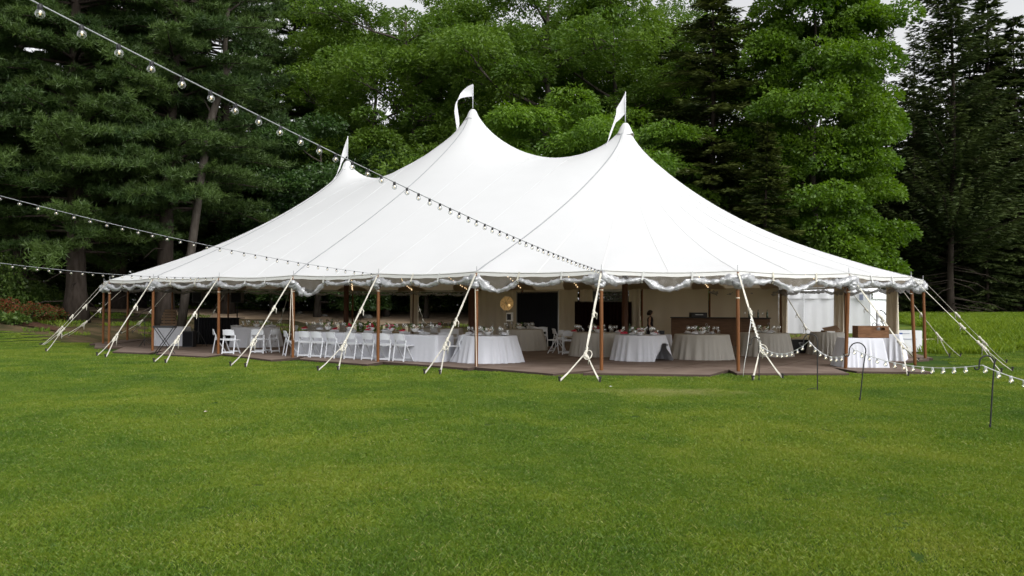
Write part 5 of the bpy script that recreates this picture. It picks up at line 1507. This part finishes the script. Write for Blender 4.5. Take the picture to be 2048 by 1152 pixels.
# bright young ash trees just behind the roof
sA = broadleaf(31, 12.5, 4.2, 2.5, 130, 820, .25, OAK2, .2, label='bright young ash tree left of the right tent peak', group=GT, name='ash_tree', crad=(.8, 1.5), wr=.38, droop=.6); place(sA, 1120, 48)
plant(sA, 1255, 48.5, 2.0, .93, 'bright young ash tree right behind the right tent peak')
plant(sA, 985, 49, 4.1, .86, 'bright young ash tree behind the middle tent peak')
plant(sA, 850, 50, 5.3, .74, 'bright young ash tree left of the middle tent peak')
plant(sA, 1040, 46, .7, .72, 'low bright ash tree showing over the dip of the roof')
# spruces
sp1 = conifer(41, 20.0, 6.3, .8, SPRU, .28, pw=.72, twl=.75, label='tall dark spruce right of the right tent peak', group=GT); place(sp1, 1425, 48)
sp2 = conifer(42, 10.3, 2.7, .3, SPRU, .14, dz=.3, nb=8, label='small pointed spruce before the tall dark one', group=GT); place(sp2, 1532, 43)
plant(sp1, 1340, 56, 2.2, .95, 'dark spruce half hidden behind the oak branches')
plant(sp1, 1560, 55, 4.0, .98, 'dark spruce behind the bright maple')
# maple
mA = broadleaf(51, 21.5, 3.95, 1.0, 420, 820, .20, MAPL, .26, label='tall dense bright green maple at the right end of the roof', group=GT, name='maple_tree', crad=(.7, 1.35), wr=.6, limbs=22, egg=.5); place(mA, 1630, 47)
# right-hand conifers
hA = conifer(61, 21, 4.6, 2.6, HEML, .17, dz=.42, nb=8, up=.55, droop=.25, twl=.6, tww=.17, tw=.22, sparse=.04, dead=26, label='feathery dark larch with rising branches at the upper right', group=GT, name='larch_tree', fill=7); place(hA, 1905, 51, 0, 1.2)
hB = conifer(62, 19, 3.4, 7.0, HEML, .16, dz=.5, nb=6, up=.25, droop=.3, twl=.48, tww=.12, tw=.26, sparse=.2, dead=30, label='thin sparse larch with a straight trunk right of the maple', group=GT, name='larch_tree', fill=4); place(hB, 1772, 54)
hC = conifer(63, 17.5, 4.6, 1.2, HEML, .24, dz=.40, nb=8, up=.12, droop=.35, sparse=.05, dead=10, label='dark hemlock at the right picture edge', group=GT, name='hemlock_tree'); place(hC, 2035, 56, 0, 1.14)
plant(hC, 1855, 61, 1.4, .95, 'dark hemlock in shade behind the thin larch')
plant(hC, 1960, 62, 3.0, 1.0, 'dark hemlock behind the feathery larch')
plant(hB, 1830, 57, 2.2, 1.02, 'thin larch between the maple and the feathery one')
plant(hC, 1745, 63, 5.0, 1.05, 'dark hemlock behind the maple')
plant(hC, 1700, 60, 3.3, 1.2, 'tall dark hemlock directly behind the bright maple')
plant(hC, 1982, 57, 5.2, 1.3, 'tallest dark hemlock, rising out of the picture right of the feathery larch')
plant(hC, 1945, 58, .2, 1.15, 'dark hemlock close behind the feathery larch')
for k_, (px_, Y_, s_) in enumerate(((-40, 56, 1.0), (80, 58, 1.05), (190, 60, 1.1), (285, 57, .95), (390, 58, 1.05), (480, 61, 1.1), (600, 63, 1.0))):
    plant(hC, px_, Y_, k_ * 1.3, s_, 'dark hemlock deep in the shade ' + ['beyond the left picture edge', 'behind the azaleas', 'right of the thick far left trunk', 'left of the second thick trunk', 'right of the second thick trunk', 'behind the crooked tree', 'left of the first tent peak'][k_])
plant(hC, 1990, 66, 1.1, 1.12, 'tall dark hemlock far behind the feathery larch')
plant(hC, 1820, 67, 4.4, 1.08, 'tall dark hemlock far behind the thin larches')
plant(hC, 2090, 64, 2.2, 1.1, 'tall dark hemlock at the far right behind the edge one')
plant(hC, 1975, 53, 3.9, .5, 'low hemlock right of the feathery larch')
plant(hA, 2130, 58, 4.2, .95, 'larch beyond the right edge of the picture')
plant(hC, 2240, 52, .5, 1.0, 'hemlock beyond the right edge of the picture')
plant(hC, 1905, 56, 2.5, .62, 'low hemlock under the feathery larch')
plant(hC, 1800, 54, .9, .55, 'low hemlock at the back of the meadow near the tent corner')
# shrubs
GS = 'shrubs along the wood edge'
s0 = shrub(71, 1.7, 2.1, 4200, .14, SHRB, 'rounded green shrub behind the far poles of the tent', group=GS); place(s0, 560, 60)
names = ['left of the far dark pole', 'behind the long table', 'right of the far dark pole', 'behind the gathered far wall', 'behind the round tables', 'behind the beige far wall',
         'far behind the first front pole', 'behind the pine trunks', 'behind the azaleas', 'at the back of the meadow', 'at the right end of the meadow', 'beneath the larches', 'beneath the hemlocks', 'in front of the far wood on the left', 'near the left picture edge']
spots = [(640, 60, 1.1), (720, 61, 1.0), (800, 60, 1.2), (858, 53, 1.25), (905, 54, 1.35), (990, 55, 1.2), (430, 60, 1.15), (240, 60, 1.1), (60, 48, 1.0), (1835, 60, 1.2), (1990, 60, 1.3), (1900, 60, 1.1), (2080, 58, 1.2), (330, 60, 1.2), (10, 42, 1.05)]
for (px, Y, s), nm in zip(spots, names): plant(s0, px, Y, px * .37, s, f'rounded green shrub {nm}')
az = shrub(72, 1.15, 1.15, 2600, .10, SHRB, 'red azalea bush in the mulch bed, largest and farthest right', name='azalea_bush', group='red azaleas in the mulch bed', mat2=AZAL, nfl=2600); place(az, 62, 37.5, 0, .82)
plant(az, 18, 38.5, 1.7, .85, 'red azalea bush in the mulch bed, second from the right')
plant(az, -30, 38, 3.1, .9, 'red azalea bush at the left picture edge')
plant(az, 98, 39, 4.4, .7, 'small red azalea bush nearest the thick pine trunk')
hs = shrub(73, .5, .55, 700, .16, SHRB, 'low broad leaved plant at the front of the mulch bed', name='hosta_plant', group='leafy plants in the mulch bed', cat='plant'); place(hs, 32, 36)
plant(hs, 5, 36.3, 2.0, .9, 'low broad leaved plant at the left end of the mulch bed')
plant(s0, 0, 39.5, .4, (.9, .9, 1.5), 'tall leafy shrub over the azaleas at the left picture edge')
for k, (px, Y, s) in enumerate(((735, 50, .22), (600, 52, .16), (1080, 50, .2), (650, 50.5, .14))):
    p = at(px, 640, Y); st = MB(); st.blob((0, 0, s * .4), (s * 1.3, s, s * .7), random.Random(k), .2, 9, 6)
    o = st.build('stone', STONE, None, True, loc=(p.x, p.y, gz(p.x, Y))); tag(o, ['grey stone on the track behind the far dark pole', 'grey stone on the track far left', 'grey stone behind the far beige wall', 'small grey stone on the track by the left far pole'][k], 'stone', 'stones by the track')

for k, (px, Y, s) in enumerate(((1795, 62, .7), (1868, 61.5, .8), (1925, 62.5, .65), (1958, 61, .9), (2022, 62, .75), (2110, 61, 1.0))):
    plant(s0, px, Y, k * 1.1, s, 'low green bush on the far edge of the meadow, ' + ['nearest the tent poles', 'second from the tent poles', 'third from the tent poles', 'below the feathery larch', 'near the right picture edge', 'beyond the right picture edge'][k])
# far wood: one mass
rg = rngs(91); n = 230000
xx = rg.uniform(-78, 78, n); yy = 68 + rg.uniform(0, 16, n) ** 1 + .004 * xx ** 2
top = 13.0 + 4.0 * np.clip((xx - 12) / 10, 0, 1) + 3.2 * np.sin(xx * .31) + 2.0 * np.sin(xx * .83 + 1) + 1.2 * np.sin(xx * 1.9)
P = np.stack([xx, yy, rg.uniform(0, 1, n) ** .85 * top + .9], 1)
V = rhombi(P, rg.normal(size=(n, 3)) + np.array([0, 0, -.3]), rg.uniform(.25, .5, n), .6, rg)
tag(link('far_wood', np_mesh('far_wood', V, 4, MASS, rg.uniform(0, 1, n))), kind='stuff')
tk = MB()
for k in range(70):
    x = rg.uniform(-70, 70); y = 66 + rg.uniform(0, 6); tk.tube([(x, y, .5), (x + rg.uniform(-.5, .5), y, 14 + rg.uniform(0, 4))], [rg.uniform(.12, .28), .05], 6)
tag(tk.build('far_wood_trunks', BARK), kind='stuff')

# ------------------------------------------------------------------ grass (instanced tufts, one object each)
def tuft(seed, size, n, hmin, hmax, wd, mat_, bend=.5, segs=2):
    rg = rngs(seed); P = np.stack([rg.uniform(-size / 2, size / 2, n), rg.uniform(-size / 2, size / 2, n), np.zeros(n)], 1)
    h = rg.uniform(hmin, hmax, n); a = rg.uniform(0, 6.283, n); ln = rg.uniform(.1, 1, n) * bend
    d = np.stack([np.cos(a) * ln, np.sin(a) * ln, np.ones(n)], 1); d2 = np.stack([np.cos(a) * ln * 2.2, np.sin(a) * ln * 2.2, np.full(n, .75)], 1)
    b = rg.uniform(0, 6.283, n); q = np.stack([np.cos(b), np.sin(b), np.zeros(n)], 1) * wd / 2
    m = P + d * h[:, None] * .55; tp = m + d2 * h[:, None] * .45
    V = np.empty((n, 4, 3)); V[:, 0] = P - q; V[:, 1] = P + q; V[:, 2] = m + q * .8; V[:, 3] = tp
    me = np_mesh('grass_tuft', V.reshape(-1, 3), 4, mat_, rg.uniform(0.1, .9, n))
    return bpy.data.objects.new('grass_tuft', me)
def scatter(name, pts, tufts, smin=.85, smax=1.2):
    c = bpy.data.collections.new(name + '_source')
    for o in tufts: c.objects.link(o)
    me = bpy.data.meshes.new(name); me.from_pydata(pts, [], [])
    ob = link(name, me)
    ng = bpy.data.node_groups.new(name, 'GeometryNodeTree')
    ng.interface.new_socket('Geometry', in_out='INPUT', socket_type='NodeSocketGeometry'); ng.interface.new_socket('Geometry', in_out='OUTPUT', socket_type='NodeSocketGeometry')
    N = ng.nodes; gi, go = N.new('NodeGroupInput'), N.new('NodeGroupOutput')
    ci = N.new('GeometryNodeCollectionInfo'); ci.inputs['Collection'].default_value = c; ci.inputs['Separate Children'].default_value = True; ci.inputs['Reset Children'].default_value = True
    ip = N.new('GeometryNodeInstanceOnPoints'); ip.inputs['Pick Instance'].default_value = True
    r1 = N.new('FunctionNodeRandomValue'); r1.data_type = 'FLOAT_VECTOR'; r1.inputs[0].default_value = (0, 0, 0); r1.inputs[1].default_value = (0, 0, 6.283)
    r2 = N.new('FunctionNodeRandomValue'); r2.data_type = 'FLOAT'; r2.inputs[2].default_value = smin; r2.inputs[3].default_value = smax
    r3 = N.new('FunctionNodeRandomValue'); r3.data_type = 'INT'; r3.inputs[4].default_value = 0; r3.inputs[5].default_value = len(tufts) - 1
    lk = ng.links.new
    lk(gi.outputs[0], ip.inputs['Points']); lk(ci.outputs[0], ip.inputs['Instance']); lk(r1.outputs[0], ip.inputs['Rotation']); lk(r2.outputs[1], ip.inputs['Scale']); lk(r3.outputs[2], ip.inputs['Instance Index'])
    lk(ip.outputs[0], go.inputs[0])
    md = ob.modifiers.new('scatter', 'NODES'); md.node_group = ng
    return tag(ob, kind='stuff')
def cover(y0, y1, step, jit, keep, wide=.68, pad=2.5):
    out = []; rg = random.Random(int(y0 * 10)); y = y0
    while y < y1:
        hw = wide * y + pad; x = -hw
        while x < hw:
            px_, py_ = x + rg.uniform(-jit, jit), y + rg.uniform(-jit, jit)
            if keep(px_, py_): out.append((px_, py_, gz(px_, py_)))
            x += step
        y += step
    return out
def on_lawn(x, y): return ext_sd(x, y) > .62 + (.5 if 8 < x < 14 and y > 18.5 else 0) and zone(x, y)[0] > .45
tA = [tuft(200 + k, .5, 3300, .010, .029, .0030, TURF, .8) for k in range(3)]
tB = [tuft(210 + k, .5, 1900, .012, .033, .0048, TURF, .8) for k in range(3)]
tC = [tuft(220 + k, 1.0, 2600, .018, .042, .009, TURF, .8) for k in range(3)]
scatter('grass', cover(2.5, 9.0, .40, .06, on_lawn), tA)
scatter('grass', cover(9.0, 17.0, .42, .08, on_lawn), tB)
scatter('grass', cover(17.0, 35.0, .75, .15, on_lawn, .72, 3), tC)
def on_mead(x, y): return zone(x, y)[1] > .4
tM = [tuft(230 + k, 1.0, 700, .08, .30, .016, MEAD, .45) for k in range(3)]
scatter('meadow_grass', cover(27, 64, .8, .2, lambda x, y: x > 11 and on_mead(x, y) and ext_sd(x, y) > 1.3 and not (10.5 < x < 18.5 and 30.5 < y < 41 and (x - 10.5) < (y - 27) * .75 + 1), .9, 3), tM)
def rough(x, y): return zone(x, y)[0] <= .45 and zone(x, y)[1] <= .4 and ext_sd(x, y) > 1.5 and abs(y - (50 + 3.0 * math.sin(x * .06 + 1.0) - .16 * (x + 10))) > 4.1 and random.Random(int(x * 100 + y * 7)).random() < .35
tR = [tuft(240 + k, 1.0, 160, .06, .22, .014, TURF, .6) for k in range(2)]
scatter('undergrowth', cover(33, 64, 1.0, .3, rough, .75, 3), tR)
# scorched patch and fallen scraps on the lawn
lf = MB().add([(0, 0, .02), (.03, .012, .03), (.06, 0, .02), (.03, -.018, .024)], [(0, 1, 2, 3)])
for k, (px, py) in enumerate(((1220, 772), (410, 831), (1607, 860), (820, 843))):
    p = gp(px, py, .03); o = link('fallen_leaf', lf.mesh('fallen_leaf', [CHINA, PALEF, PLAST, PALEF][k]), None, (p.x, p.y, .02), (0, 0, k)); tag(o, ['pale scrap lying on the grass before the tall front strap', 'tiny pale petal on the left lawn', 'small dark twig scrap on the lawn right of centre', 'tiny pale petal on the lawn left of centre'][k], 'leaf')
